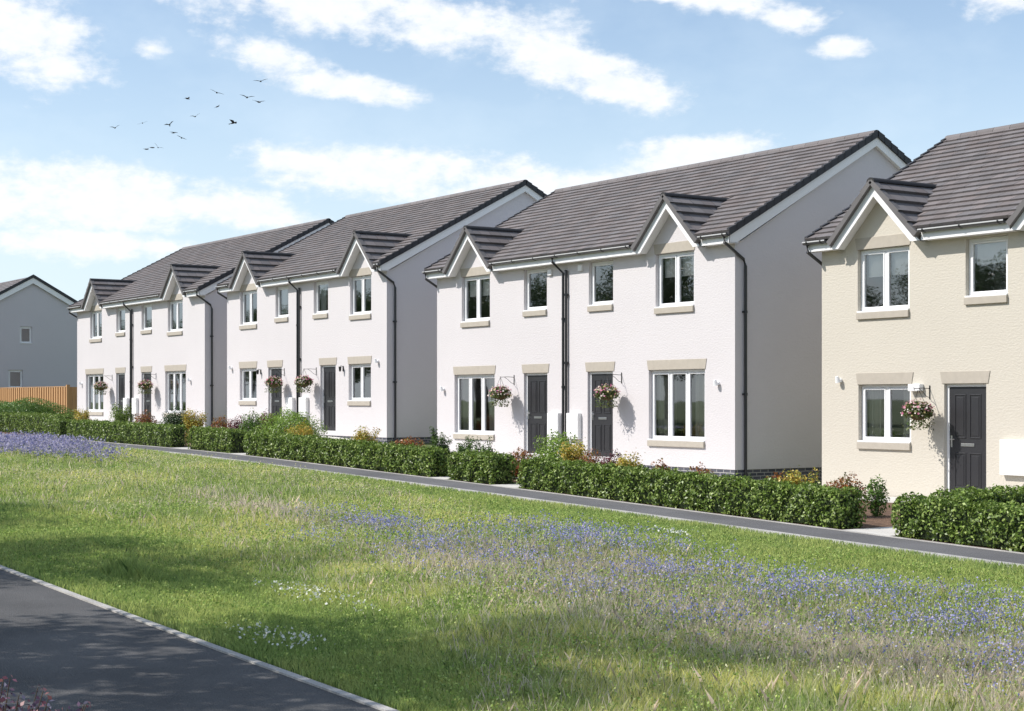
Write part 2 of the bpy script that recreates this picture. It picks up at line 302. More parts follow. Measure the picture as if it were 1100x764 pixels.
# ------------------------------------------------------------------ houses
def clip(poly, nrm, d):
    """keep the side where nrm.p >= d"""
    o = []; n = len(poly)
    for i in range(n):
        a, b = poly[i], poly[(i+1) % n]; fa = sum(nrm[k]*a[k] for k in range(3))-d; fb = sum(nrm[k]*b[k] for k in range(3))-d
        if fa >= 0: o.append(a)
        if (fa >= 0) != (fb >= 0):
            t = fa/(fa-fb); o.append(tuple(a[k]+t*(b[k]-a[k]) for k in range(3)))
    return o
def tiles(mb, O, u, v, W, L, rows, tw, t, clips, base):
    """tiled slope: origin O (eave start), u along, v up the slope"""
    O, u, v = Vector(O), Vector(u), Vector(v); n = u.cross(v).normalized()
    if n.z < 0: n = -n
    g = L/rows
    for j in range(rows):
        off = (j % 2)*tw*.5; k = -1
        while True:
            a = k*tw+off; c = a+tw-0.006; k += 1
            if a > W: break
            a = max(a, 0); c = min(c, W)
            if c-a < .02: continue
            jl = random.uniform(-.002, .003)
            P = lambda s, q, h: tuple(O+u*s+v*q+n*h)
            cc = random.uniform(.84, 1.14); hue = random.uniform(-.006, .008)
            col = (base[0]*cc+hue, base[1]*cc, base[2]*cc-hue*.5)
            top = [P(a, j*g, t+jl), P(c, j*g, t+jl), P(c, (j+1)*g+.01, .006), P(a, (j+1)*g+.01, .006)]
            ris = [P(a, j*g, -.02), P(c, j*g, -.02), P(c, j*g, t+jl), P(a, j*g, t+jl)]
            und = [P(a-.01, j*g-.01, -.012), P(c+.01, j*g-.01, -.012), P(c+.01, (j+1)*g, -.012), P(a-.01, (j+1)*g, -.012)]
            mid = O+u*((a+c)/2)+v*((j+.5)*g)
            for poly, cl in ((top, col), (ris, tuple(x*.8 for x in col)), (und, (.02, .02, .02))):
                for f in clips:
                    pl = f(mid)
                    if pl is None: continue
                    poly = clip(poly, *pl)
                    if len(poly) < 3: break
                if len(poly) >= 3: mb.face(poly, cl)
TILE = (0.168, 0.152, 0.150)
def walls(mb, xs, z0, z1, holes, y, depth, T):
    """wall panel in local (s, z) with openings and reveals; T maps (s, z, inward) to a point"""
    X = sorted(set([xs[0], xs[1]]+[h[0] for h in holes]+[h[1] for h in holes])); Z = sorted(set([z0, z1]+[h[2] for h in holes]+[h[3] for h in holes]))
    for i in range(len(X)-1):
        for j in range(len(Z)-1):
            cx, cz = (X[i]+X[i+1])/2, (Z[j]+Z[j+1])/2
            if any(h[0] < cx < h[1] and h[2] < cz < h[3] for h in holes): continue
            mb.face([T(X[i], Z[j], 0), T(X[i+1], Z[j], 0), T(X[i+1], Z[j+1], 0), T(X[i], Z[j+1], 0)])
    for a, b_, c, d in holes:
        mb.face([T(a, c, 0), T(a, d, 0), T(a, d, depth), T(a, c, depth)]); mb.face([T(b_, c, 0), T(b_, c, depth), T(b_, d, depth), T(b_, d, 0)])
        mb.face([T(a, d, 0), T(b_, d, 0), T(b_, d, depth), T(a, d, depth)]); mb.face([T(a, c, 0), T(a, c, depth), T(b_, c, depth), T(b_, c, 0)])
def window(root, x0, x1, z0, z1, lights, cover, T=None):
    """white frame set in the reveal with panes, something hung behind and a room beyond"""
    R = 0.09; F = MB(); w = .065
    T = T or (lambda x, z, y: (x, y, z))
    def bx(a, b_, c, d, y0, y1):
        F.prism([T(a, c, y0), T(b_, c, y0), T(b_, d, y0), T(a, d, y0)], tuple(T(a, c, y1)[k]-T(a, c, y0)[k] for k in range(3)))
    e = .004
    bx(x0+e, x0+w, z0+e, z1-e, R, R+.07); bx(x1-w, x1-e, z0+e, z1-e, R, R+.07); bx(x0+w, x1-w, z1-w, z1-e, R, R+.07); bx(x0+w, x1-w, z0+e, z0+w, R, R+.07)
    iw = (x1-x0-2*w); n = lights
    for k in range(1, n): c = x0+w+iw*k/n; bx(c-.035, c+.035, z0+w, z1-w, R, R+.07)
    for k in range(n):                                       # sashes, a little proud of the outer frame
        a = x0+w+iw*k/n+(.035 if k else 0); b_ = x0+w+iw*(k+1)/n-(.035 if k < n-1 else 0); s = .04
        bx(a+.003, a+s, z0+w+.003, z1-w-.003, R-.012, R+.05); bx(b_-s, b_-.003, z0+w+.003, z1-w-.003, R-.012, R+.05)
        bx(a+s, b_-s, z1-w-s, z1-w-.003, R-.012, R+.05); bx(a+s, b_-s, z0+w+.003, z0+w+s, R-.012, R+.05)
    bx(x0+e, x1-e, z0-.002, z0+.032, -.035, R-.014)          # white cill nosing
    wo = F.build('window', m_upvc, root, bevel=.006)
    g = MB(); g.face([T(x0+w, z0+w, R+.02), T(x1-w, z0+w, R+.02), T(x1-w, z1-w, R+.02), T(x0+w, z1-w, R+.02)]); g.build('pane', m_glass, wo)
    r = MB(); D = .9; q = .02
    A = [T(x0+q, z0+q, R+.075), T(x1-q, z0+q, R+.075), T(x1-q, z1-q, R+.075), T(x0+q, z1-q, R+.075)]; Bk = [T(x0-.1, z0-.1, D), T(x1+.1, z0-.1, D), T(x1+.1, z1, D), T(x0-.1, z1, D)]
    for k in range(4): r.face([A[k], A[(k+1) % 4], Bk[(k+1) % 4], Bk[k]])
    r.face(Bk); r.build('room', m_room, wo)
    def curtain(a, b_, m, nm='curtain'):
        c = MB(); n_ = max(6, int((b_-a)/.02)); pts = []
        for i in range(n_+1):
            x = a+(b_-a)*i/n_; pts.append((x, R+.14+.022*math.sin(i*1.9+random.random())))
        for i in range(n_):
            p, q_ = pts[i], pts[i+1]; c.face([T(p[0], z0+.03, p[1]), T(q_[0], z0+.03, q_[1]), T(q_[0], z1-.04, q_[1]), T(p[0], z1-.04, p[1])])
        c.build(nm, m, wo)
    W_ = x1-x0
    if cover == 'curtain': curtain(x0+.06, x0+W_*.36, m_curt); curtain(x1-W_*.30, x1-.06, m_curt)
    elif cover == 'pale': curtain(x0+.06, x0+W_*.42, m_net); curtain(x1-W_*.25, x1-.06, m_net)
    elif cover == 'blind':
        c = MB(); zz = z1-(z1-z0)*.42
        for k in range(n):
            a = x0+w+iw*k/n+.04; b_ = x0+w+iw*(k+1)/n-.04
            c.face([T(a, zz, R+.11), T(b_, zz, R+.11), T(b_, z1-.05, R+.11), T(a, z1-.05, R+.11)]); bar = [T(a, zz-.02, R+.105), T(b_, zz-.02, R+.105), T(b_, zz, R+.105), T(a, zz, R+.105)]; c.face(bar)
        c.build('blind', m_blind, wo)
    return wo
def stone_sill(root, x0, x1, z):
    b = MB(); b.box((x0-.005, -.05, z-.135), (x1+.005, .09, z-.004)); b.build('sill', m_stone, root, bevel=.008)
def lintel(root, x0, x1, z, h=.23):
    b = MB(); s = .045; b.prism([(x0-.02, -.014, z), (x1+.02, -.014, z), (x1+.02+s, -.014, z+h), (x0-.02-s, -.014, z+h)], (0, .05, 0)); b.build('lintel', m_stone, root, bevel=.005)
def door(root, x0, x1, z1, handle_left=True):
    F = MB(); w = .06; R = .07
    F.box((x0+.003, R, 0), (x0+w, R+.07, z1-.003)); F.box((x1-w, R, 0), (x1-.003, R+.07, z1-.003)); F.box((x0+w, R, z1-w), (x1-w, R+.07, z1-.003))
    F.box((x0+.003, R-.03, -.05), (x1-.003, R+.07, -.001))
    d = MB(); a, b_ = x0+w+.004, x1-w-.004; d.box((a, R+.012, .005), (b_, R+.06, z1-w-.004))
    do = d.build('door', m_door, root, bevel=.004)
    F.build('door_frame', m_upvc, do, bevel=.004)
    W_ = b_-a; y = R+.012
    for (pa, pb) in ((.14, .45), (.55, .86)):
        for (za, zb) in ((.12, .78), (1.05, z1-w-.14)):
            X0, X1 = a+W_*pa, a+W_*pb; p = MB()
            p.box((X0, y-.012, za), (X0+.022, y, zb)); p.box((X1-.022, y-.012, za), (X1, y, zb)); p.box((X0+.022, y-.012, zb-.022), (X1-.022, y, zb)); p.box((X0+.022, y-.012, za), (X1-.022, y, za+.022))
            p.box((X0+.05, y-.008, za+.05), (X1-.05, y, zb-.05)); p.build('door_panel', m_door, do, bevel=.004)
    l = MB(); l.box((a+W_*.32, y-.014, .90), (a+W_*.68, y-.001, .955)); l.build('letter_plate', m_steel, do, bevel=.004)
    h = MB(); hx = a+.05 if handle_left else b_-.05; sg = 1 if handle_left else -1
    h.box((hx-.018, y-.010, .88), (hx+.018, y-.001, 1.10)); h.tube([(hx, y-.01, 1.03), (hx, y-.05, 1.03), (hx+sg*.11, y-.05, 1.03)], .009, 8); h.build('door_handle', m_steel, do, smooth=False)
def wall_light(root, x, z):
    a = MB(); a.tube([(x, -.002, z), (x, -.03, z)], .045, 14); a.tube([(x, -.03, z), (x, -.10, z+.03)], .014, 8)
    o = a.build('wall_light', m_board, root)
    s = MB(); s.tube([(x, -.12, z+.075), (x, -.10, z+.03), (x, -.075, z-.035)], .028, 12, r2=.062); s.build('lamp_shade', m_board, o, smooth=False)
def lantern(root, x, z):
    a = MB(); a.box((x-.03, -.02, z-.08), (x+.03, -.001, z+.08)); a.tube([(x, -.02, z+.06), (x, -.09, z+.09), (x, -.12, z+.06)], .009, 8)
    o = a.build('wall_light', m_black, root); s = MB(); s.tube([(x, -.12, z+.06), (x, -.12, z-.02), (x, -.12, z-.09)], .05, 8, r2=.03); s.build('lamp_shade', m_black, o)
def bracket(root, x, z):
    a = MB(); a.box((x-.012, -.012, z-.20), (x+.012, -.001, z+.06))
    a.tube([(x, -.012, z), (x, -.2, z+.01), (x, -.42, z)], .007, 8); a.tube([(x, -.42, z), (x, -.445, z+.02), (x, -.44, z-.01), (x, -.42, z-.03)], .006, 6)
    a.tube([(x, -.012, z-.17), (x, -.09, z-.15), (x, -.20, z-.06), (x, -.30, z-.002)], .006, 8); a.build('basket_bracket', m_wire, root)
def meter_box(root, x0, x1, z0, z1):
    a = MB(); a.box((x0, -.11, z0), (x1, -.002, z1)); o = a.build('meter_box', m_box, root, bevel=.012)
    d = MB(); d.box((x0+.03, -.118, z0+.03), (x1-.03, -.111, z1-.03)); d.build('meter_box_door', m_box, o, bevel=.006)
def pipe(root, pts, clips=()):
    a = MB(); a.tube(pts, .034, 12); o = a.build('downpipe', m_black, root, smooth=False)
    for p, d in clips:
        c = MB(); c.tube([(p[0], p[1], p[2]-.03), (p[0], p[1], p[2]+.03)], .044, 12); c.prism([(p[0]-.06 if d == 'y' else p[0], p[1] if d == 'y' else p[1]-.06, p[2]-.02), (p[0]+.06 if d == 'y' else p[0], p[1] if d == 'y' else p[1]+.06, p[2]-.02), (p[0]+.06 if d == 'y' else p[0], p[1] if d == 'y' else p[1]+.06, p[2]+.02), (p[0]-.06 if d == 'y' else p[0], p[1] if d == 'y' else p[1]-.06, p[2]+.02)], (0, .05, 0) if d == 'y' else (-.05, 0, 0))
        c.build('pipe_clip', m_black, o)
EV = 5.02; FB = 4.78
def house(name, label, XL, XR, floor, HD, ridge, gablets, gw, uw, doors, mwall, rows, party=None, vents=(), meters=(), lights=(), lanterns=(), brackets=(), tw=.30, sidem=None, ends=True):
    root = empty(name, (XL, 0, floor+EYE), label, 'house'); lx = lambda X: X-XL; W_ = XR-XL
    rz = ridge-floor; mslope = (rz-EV)/(HD+.32); D = 2*HD
    zmain = lambda y: EV+(y+.32)*mslope
    # walls ------------------------------------------------
    holes = []; ob = []
    for a, b_, z0, l, cov in gw: holes.append((lx(a), lx(b_), z0, 2.07)); ob.append((lx(a), lx(b_), z0, 2.07, l, cov, True, True))
    for a, b_, z0, l, cov, lin in uw: holes.append((lx(a), lx(b_), z0, 4.75)); ob.append((lx(a), lx(b_), z0, 4.75, l, cov, lin, True))
    for a, b_ in doors: holes.append((lx(a), lx(b_), 0, 2.07))
    w = MB(); Tf = lambda s, z, d: (s, d, z)
    walls(w, (0, W_), -.15, 4.86, holes, 0, .17, Tf)
    zA = 6.03
    for gx in gablets:
        g = lx(gx); hs = zA-.06-4.86; w.face([(g-hs, 0, 4.86), (g+hs, 0, 4.86), (g, 0, zA-.06)])
    zt = lambda y: zmain(y)-.05
    wf = w.build('wall', mwall, root)
    w = MB(); 
    for x in (0, W_): w.face([(x, 0, -.15), (x, D, -.15), (x, D, zt(0)), (x, HD, zt(HD)), (x, 0, zt(0))])
    w.face([(0, D, -.15), (W_, D, -.15), (W_, D, 4.9), (0, D, 4.9)]); w.build('gable_wall', sidem or mwall, root)
    p = MB(); p.box((.012, .012, -1.2), (W_-.012, D-.012, -.149)); p.build('plinth', m_brick, root)
    # roof -------------------------------------------------
    r = MB(); cs = math.cos(math.atan(mslope)); sn = math.sin(math.atan(mslope)); L = (HD+.32)/cs; ov = .14
    def gclip(gc):
        def f(mid):
            if abs(mid.x-gc) > 1.9 or mid.y > 2.2: return None
            return ((1, 0, 1), zA+gc) if mid.x > gc else ((-1, 0, 1), zA-gc)
        return f
    tiles(r, (-ov, -.32, EV), (1, 0, 0), (0, cs, sn), W_+2*ov, L, rows, tw, .042, [gclip(lx(g)) for g in gablets], TILE)
    tiles(r, (-ov, D+.32, EV), (1, 0, 0), (0, -cs, sn), W_+2*ov, L, rows, tw, .042, [], TILE)
    ro = r.build('roof', m_tile, root)
    k = MB(); x = -ov
    while x < W_+ov-.01:
        x2 = min(x+.44, W_+ov); cc = random.uniform(.85, 1.1)
        arc = [(x, HD+.13*math.cos(t), rz-.045+.115*math.sin(t)) for t in np.linspace(0, math.pi, 9)]
        arc2 = [(x2-.008, p_[1], p_[2]) for p_ in arc]
        for i in range(8): k.face([arc[i], arc[i+1], arc2[i+1], arc2[i]], tuple(v*cc for v in TILE))
        k.face(arc2, (.05, .05, .05)); k.face(arc, (.05, .05, .05)); x = x2
    k.build('ridge_tiles', m_tile, ro)
    gstep = L/rows
    for side in (0, 1):
        vg = MB()
        xa, xb = (W_+ov-.05, W_+ov+.03) if side else (-ov-.03, -ov+.05)
        for back in (0, 1):
            for j in range(rows):
                y0 = -.32+j*gstep*cs; y1 = y0+gstep*cs*1.06; z0 = EV+j*gstep*sn; z1 = z0+gstep*sn*1.06; hi = .075
                poly = [(xa, y0, z0-.10), (xa, y1, z1-.10), (xa, y1, z1+.045), (xa, y0, z0+hi)]
                if back: poly = [(p_[0], D-p_[1], p_[2]) for p_ in poly]
                vg.prism(poly, (xb-xa, 0, 0))
        vg.build('verge_caps', m_cap, ro)
    # gable barge boards (main)
    for xa, xs_ in ((W_+ov-.045, W_), (-ov+.02, 0)):
        bb = MB(); sf = MB()
        for back in (0, 1):
            fy = (lambda y: D-y) if back else (lambda y: y)
            poly = [(xa, fy(-.29), EV-.10), (xa, fy(HD), zmain(HD)-.10), (xa, fy(HD), zmain(HD)-.30), (xa, fy(-.08), FB), (xa, fy(-.29), FB)]
            bb.prism(poly, (.025, 0, 0))
            xi = xs_+(.004 if xs_ else -.004); sf.face([(xa, fy(.1), FB+.06), (xi, fy(.1), FB+.06), (xi, fy(HD), zmain(HD)-.28), (xa, fy(HD), zmain(HD)-.28)])
        bo = bb.build('barge_board', m_board, root); sf.build('soffit', m_board, bo)
    # fascia, soffit, gutter
    yf = -.27; hb = zA-.06-FB; seg = []
    gx = sorted(lx(g) for g in gablets); e = [-ov+.0]
    for g in gx: e += [g-hb, g+hb]
    e.append(W_+ov-.02)
    for i in range(0, len(e), 2): seg.append((e[i], e[i+1]))
    for a, b_ in seg:
        fa = MB(); gu = MB()
        fa.box((a, yf, FB), (b_, yf+.02, EV-.06)); fa.box((a, yf+.021, FB+.006), (b_, -.003, FB+.02))
        n = 8; yc, zc, rr = yf-.062, EV-.045, .058
        A = [(yc+rr*math.cos(t), zc+rr*math.sin(t)) for t in np.linspace(math.pi, 2*math.pi, n+1)]; Bq = [(yc+(rr-.006)*math.cos(t), zc+(rr-.006)*math.sin(t)) for t in np.linspace(math.pi, 2*math.pi, n+1)]
        a2 = a-.03 if a < 0 else a+.02; b2 = b_+.02 if b_ > W_ else b_-.05
        for i in range(n):
            gu.face([(a2, *A[i]), (b2, *A[i]), (b2, *A[i+1]), (a2, *A[i+1])]); gu.face([(a2, *Bq[i]), (a2, *Bq[i+1]), (b2, *Bq[i+1]), (b2, *Bq[i])])
        for q in (0, n): gu.face([(a2, *A[q]), (a2, *Bq[q]), (b2, *Bq[q]), (b2, *A[q])])
        for xx in (a2, b2): gu.face([(xx, *p_) for p_ in A])
        rim_glint = MB(); rim_glint.box((a2, yc-rr-.004, zc-.014), (b2, yc-rr+.006, zc+.010))  # added strip carrying the painted highlight on the gutter's outer edge
        fo = fa.build('fascia', m_board, root, bevel=.003); go = gu.build('gutter', m_gutter, root); rim_glint.build('gutter_rim_glint', m_rim_glint, go)
        nb_ = max(1, int((b2-a2)/.95))
        for i in range(nb_+1):
            xx = a2+.12+(b2-a2-.24)*i/max(1, nb_); brk = MB(); brk.prism([(xx-.02, yc+(rr+.008)*math.cos(t), zc+(rr+.008)*math.sin(t)) for t in np.linspace(math.pi*.97, 2*math.pi, 9)], (.04, 0, 0)); brk.build('gutter_bracket', m_black, go)
    # gablets
    for g in gx:
        t = MB(); q = math.sqrt(.5); yv = (zA-EV)/mslope-.32+.1; Lg = 1.62; rg = 5
        mc = lambda mid: ((0, -mslope, 1), EV+.32*mslope+.004)
        zc_ = lambda mid: ((0, 0, 1), FB+.15)
        for sg in (1, -1):
            tiles(t, (g+sg*Lg*q, -.36, zA-Lg*q), (0, 1, 0), (-sg*q, 0, q), yv+.36, Lg, rg, .33, .07, [mc, zc_], TILE)
        gr_ = t.build('gablet_roof', m_tile, root)
        k = MB(); y = -.38
        while y < yv-.05:
            y2 = min(y+.42, yv-.02); arc = [(g+.10*math.cos(s), y, zA-.025+.09*math.sin(s)) for s in np.linspace(0, math.pi, 9)]; arc2 = [(p_[0], y2, p_[2]) for p_ in arc]
            for i in range(8): k.face([arc[i], arc[i+1], arc2[i+1], arc2[i]], (.035, .035, .038))
            k.face(arc, (.03, .03, .03)); k.face(arc2, (.03, .03, .03)); y = y2
        k.build('ridge_tiles', m_tile, gr_)
        v = MB()
        for sg in (1, -1):
            for j in range(rg):
                s0 = Lg-(rg-j)*Lg/rg; s1 = s0+Lg/rg*1.05
                # s measured from apex down
                a0, a1 = j*Lg/rg, (j+1)*Lg/rg
                if zA-a1*q < FB+.1: a1 = (zA-FB-.12)/q
                for (h0, h1) in ((.035, .065),):
                    cl = random.uniform(.9, 1.1)*.13
                    P0 = (g+sg*a0*q, zA-a0*q); P1 = (g+sg*a1*q, zA-a1*q); nx_, nz_ = sg*q, q
                    poly = [(P0[0]+nx_*h0, P0[1]+nz_*h0), (P1[0]+nx_*h1, P1[1]+nz_*h1), (P1[0]-nx_*.055, P1[1]-nz_*.055), (P0[0]-nx_*.055, P0[1]-nz_*.055)]
                    i0 = len(v.v); v.prism([(p_[0], -.385, p_[1]) for p_ in poly], (0, .13, 0)); v.c[i0:] = [(cl*1.02, cl*.97, cl*.97)]*(len(v.v)-i0)
        v.build('verge_caps', m_tile, gr_)
        bb = MB(); sf = MB(); za, zb = zA-.075, zA-.30
        for sg in (1, -1):
            bb.prism([(g, -.295, za), (g+sg*(za-FB), -.295, FB), (g+sg*(zb-FB), -.295, FB), (g, -.295, zb)], (0, .022, 0))
            sf.face([(g, -.272, za-.12), (g+sg*(za-.12-FB-.0), -.272, FB), (g+sg*(za-.12-FB), -.004, FB), (g, -.004, za-.12)])
        bo = bb.build('barge_board', m_board, root); sf.build('soffit', m_board, bo)
    # windows, doors
    for a, b_, z0, z1, l, cov, lin, sl_ in ob:
        window(root, a, b_, z0, z1, l, cov); stone_sill(root, a, b_, z0)
        if lin: lintel(root, a, b_, z1)
    for a, b_ in doors: door(root, lx(a), lx(b_), 2.07, True); lintel(root, lx(a)-.03, lx(b_)+.03, 2.07)
    if party:
        px = lx(party); 
        pipe(root, [(px-.14, -.33, EV-.10), (px-.14, -.33, EV-.2), (px-.05, -.06, 4.55), (px-.05, -.06, 0), (px-.05, -.06, -.3)], [((px-.05, -.06, 1.7), 'y'), ((px-.05, -.06, 3.4), 'y')])
        pipe(root, [(px+.07, -.055, 4.62), (px+.07, -.055, 2), (px+.07, -.055, -.3)], [((px+.07, -.055, 2.3), 'y'), ((px+.07, -.055, 4.0), 'y')])
    # right gable downpipe (outlet at the end of the gutter, swan neck on to the gable)
    pipe(root, [(W_+.02, -.33, EV-.10), (W_+.02, -.33, EV-.22), (W_+.055, .20, 4.45), (W_+.055, .26, 4.3), (W_+.055, .26, -.4)], [((W_+.055, .26, z), 'x') for z in (1.5, 3.3)])
    pipe(root, [(-.08, -.33, EV-.10), (-.08, -.33, EV-.24), (-.055, .15, 4.5), (-.055, .25, 4.35), (-.055, .25, -.4)])
    for x, z in vents:
        a = MB(); x = lx(x); z = z-floor; a.box((x-.075, -.06, z-.09), (x+.075, -.002, z+.06)); a.build('vent', m_board, root, bevel=.008)
    for x0, x1 in meters: meter_box(root, lx(x0), lx(x1), .41, 1.05)
    for x, z in lights: wall_light(root, lx(x), z-floor)
    for x, z in lanterns: lantern(root, lx(x), z-floor)
    for x, z in brackets: bracket(root, lx(x), z-floor)
    return root
h4 = house('detached_house', 'cream rendered detached house with a dark panelled door, cut off by the right edge', -24.15, -16.5, -1.76, 3.95, 5.72,
    [-22.45, -18.0], [(-23.13,-21.75,.93,2,'curtain')], [(-23.15,-21.79,3.50,2,'blind',True),(-20.42,-19.45,3.66,1,'blind',False),(-18.7,-17.3,3.5,2,'blind',True)],
    [(-20.93,-19.94)], m_cream, 20, meters=[(-19.55,-18.95)], lights=[(-23.61,.40)], brackets=[(-21.28,.22)])
wl = MB(); wl.box((2.42,-.12,1.93),(2.72,-.003,2.07)); o_ = wl.build('bulkhead_light', m_board, h4, bevel=.015)
h3 = house('semi_detached_house', 'nearest white semi-detached pair, next to the cream house, with two three-light ground floor windows', -39.33, -26.80, -1.37, 4.25, 6.20,
    [-37.26,-28.82], [(-38.40,-36.37,.44,3,'curtain'),(-29.80,-27.80,.44,3,'curtain')],
    [(-38.02,-36.60,3.50,2,'blind',True),(-34.98,-33.94,3.67,1,'none',False),(-32.15,-31.17,3.67,1,'none',False),(-29.55,-28.17,3.50,2,'blind',True)],
    [(-34.98,-33.92),(-32.20,-31.18)], m_white, 21, sidem=m_side, party=-33.1, vents=[(-33.76,3.25),(-32.46,3.28)], meters=[(-33.78,-33.30),(-32.95,-32.45)],
    lights=[(-38.94,.3),(-27.34,.37)], brackets=[(-35.43,.60),(-30.83,.60)])
h2 = house('semi_detached_house', 'middle white semi-detached pair with small two-light ground floor windows and a large gable end', -53.73, -42.21, -.96, 4.9, 6.83,
    [-51.6,-43.55], [(-52.65,-51.27,.93,2,'curtain'),(-44.60,-43.18,.93,2,'none')],
    [(-52.60,-51.23,3.56,2,'pale',True),(-49.78,-48.81,3.70,1,'pale',False),(-46.97,-45.97,3.70,1,'pale',False),(-44.50,-43.16,3.56,2,'none',True)],
    [(-50.34,-49.30),(-46.50,-45.46)], m_white, 24, sidem=m_side, party=-47.97, meters=[(-48.8,-48.3),(-47.84,-47.30)],
    lights=[(-53.29,1.13),(-42.72,1.16)], lanterns=[(-50.92,.97),(-44.94,.98)], brackets=[(-49.1,1.0),(-46.78,.99)])
h2['label'] = 'middle white semi-detached pair with small two-light windows beside each front door'
h1 = house('semi_detached_house', 'farthest white semi-detached pair, standing right of the timber fence', -69.64, -55.71, -.96, 5.0, 6.88,
    [-66.9,-58.0], [(-68.52,-66.36,.46,3,'pale'),(-59.52,-57.48,.46,3,'pale')],
    [(-67.98,-66.55,3.56,2,'pale',True),(-64.83,-63.81,3.72,1,'pale',False),(-62.0,-60.90,3.72,1,'pale',False),(-59.25,-57.79,3.56,2,'pale',True)],
    [(-64.84,-63.84),(-62.0,-60.96)], m_white, 24, sidem=m_side, party=-63.0, meters=[(-63.77,-63.34),(-62.79,-62.32)],
    lights=[(-69.01,.71),(-57.02,.74)], brackets=[(-65.3,1.0),(-60.45,1.0)])

# lone house at the far left, seen by its gable
def far_house():
    X = -84.5; yc = 2.7; HD = 4.25; fl = -1.05; root = empty('detached_house', (X, yc, fl+EYE), 'grey gabled house behind the timber fence at far left with two small gable windows', 'house')
    z = 4.95; rz = 7.5
    def yf(px):   # gable positions measured once along the wall
        return px
    wins = [(-.66, -.02, 4.0, 4.88), (-1.25, -.50, 1.66, 2.62)]
    w = MB(); T = lambda s, zz, d: (-d, s, zz)
    walls(w, (-HD, HD), -.5, z, [(a, b_, c, d) for a, b_, c, d in wins], 0, .15, T)
    w.face([(0, -HD, z), (0, HD, z), (0, 0, rz-.08)])
    w.face([(-11, -HD, -.5), (0, -HD, -.5), (0, -HD, z), (-11, -HD, z)]); w.face([(-11, HD, -.5), (0, HD, -.5), (0, HD, z), (-11, HD, z)])
    w.face([(-11, -HD, -.5), (-11, HD, -.5), (-11, HD, z), (-11, 0, rz-.08), (-11, -HD, z)])
    w.build('wall', m_grey, root)
    for a, b_, c, d in wins: window(root, a, b_, c, d, 1, 'none', T)
    r = MB(); ms = (rz-z-.02)/(HD+.3); cs, sn = math.cos(math.atan(ms)), math.sin(math.atan(ms)); L = (HD+.3)/cs
    tiles(r, (-11.2, -HD-.3, z+.02), (1, 0, 0), (0, cs, sn), 11.35, L, 20, .4, .03, [], TILE); tiles(r, (-11.2, HD+.3, z+.02), (1, 0, 0), (0, -cs, sn), 11.35, L, 20, .4, .03, [], TILE)
    ro = r.build('roof', m_tile, root)
    v = MB(); bb = MB()
    for sg in (1, -1):
        v.prism([(.08, sg*(HD+.3), z-.06), (.08, 0, rz-.06), (.08, 0, rz+.10), (.08, sg*(HD+.3), z+.10)], (.10, 0, 0))
        bb.prism([(.10, sg*(HD+.25), z-.05), (.10, 0, rz-.07), (.10, 0, rz-.36), (.10, sg*(HD+.25), z-.30)], (.03, 0, 0))
    v.build('verge_caps', m_cap, ro); bb.build('barge_board', m_board, root)
    g = MB(); g.tube([(-11, -HD-.36, z-.02), (.1, -HD-.36, z-.02)], .06, 8); g.tube([(-11, HD+.36, z-.02), (.1, HD+.36, z-.02)], .06, 8); g.build('gutter', m_black, root)
far_house()
# small porch canopy at the far side of the last pair
cn = MB(); cn.box((-.9, .5, 3.55), (-.05, 2.2, 3.63)); cn.prism([(-.95, .45, 3.66), (-.95, 2.25, 3.66), (-.95, 2.25, 4.05)], (.9, 0, 0))
co_ = cn.build('side_canopy', m_cap, h1); cg = MB(); cg.tube([(-1.0, .42, 3.64), (-.02, .42, 3.64)], .05, 8); cg.tube([(-.5, .42, 3.6), (-.5, .42, 3.4), (-.08, .6, 3.1), (-.08, .6, 0)], .034, 8); cg.build('gutter', m_black, co_)

# ------------------------------------------------------------------ hanging baskets
def basket_mesh():
    root = empty('hanging_basket', (0, 0, 0), 'x', 'flower basket', 'hanging flower baskets beside the front doors')
    b = MB(); R = .17; n = 16
    for i in range(6):
        for j in range(n):
            def p(i, j): t = math.pi/2*i/6; w = 2*math.pi*j/n; return (R*math.cos(t)*math.cos(w), R*math.cos(t)*math.sin(w), -R*.85*math.sin(t))
            b.face([p(i, j), p(i, j+1), p(i+1, j+1), p(i+1, j)])
    b.build('bowl', m_coir, root)
    for k in range(3): w = 2.1*k+.4; c = MB(); c.tube([(R*math.cos(w), R*math.sin(w), 0), (.008*math.cos(w), .008*math.sin(w), .37)], .004, 5); c.build('chain', m_wire, root)
    n = 2800; d = rng.normal(size=(n, 3)); d /= np.linalg.norm(d, axis=1, keepdims=True)
    d[:, 2] = np.where(d[:, 2] < -.55, -d[:, 2], d[:, 2]); rad = rng.uniform(.10, .24, n)[:, None]; P = d*rad*np.array([1, 1, .72])
    tr = rng.random(n) < .10; P[tr] = P[tr]*np.array([1.15, 1.15, 0])+np.stack([np.zeros(tr.sum()), np.zeros(tr.sum()), rng.uniform(-.30, -.05, tr.sum())], 1)
    V = leaves(P, .05, d, cols=None); npmesh('foliage', V, 4, pick([(.08, .14, .03), (.13, .17, .05), (.10, .10, .03), (.17, .19, .06)], n), m_leaf, root)
    n = 170; d = rng.normal(size=(n, 3)); d /= np.linalg.norm(d, axis=1, keepdims=True); d[:, 2] = np.where(d[:, 2] < -.3, -d[:, 2], d[:, 2]); P = d*np.array([1, 1, .78])*rng.uniform(.23, .28, n)[:, None]
    V = leaves(P, .042, d*1.5, aspect=.95); npmesh('flowers', V, 4, pick([(.80, .38, .48), (.85, .76, .72), (.62, .18, .32), (.75, .62, .30), (.80, .68, .6)], n), m_petal, root)
    return root
bk0 = basket_mesh()
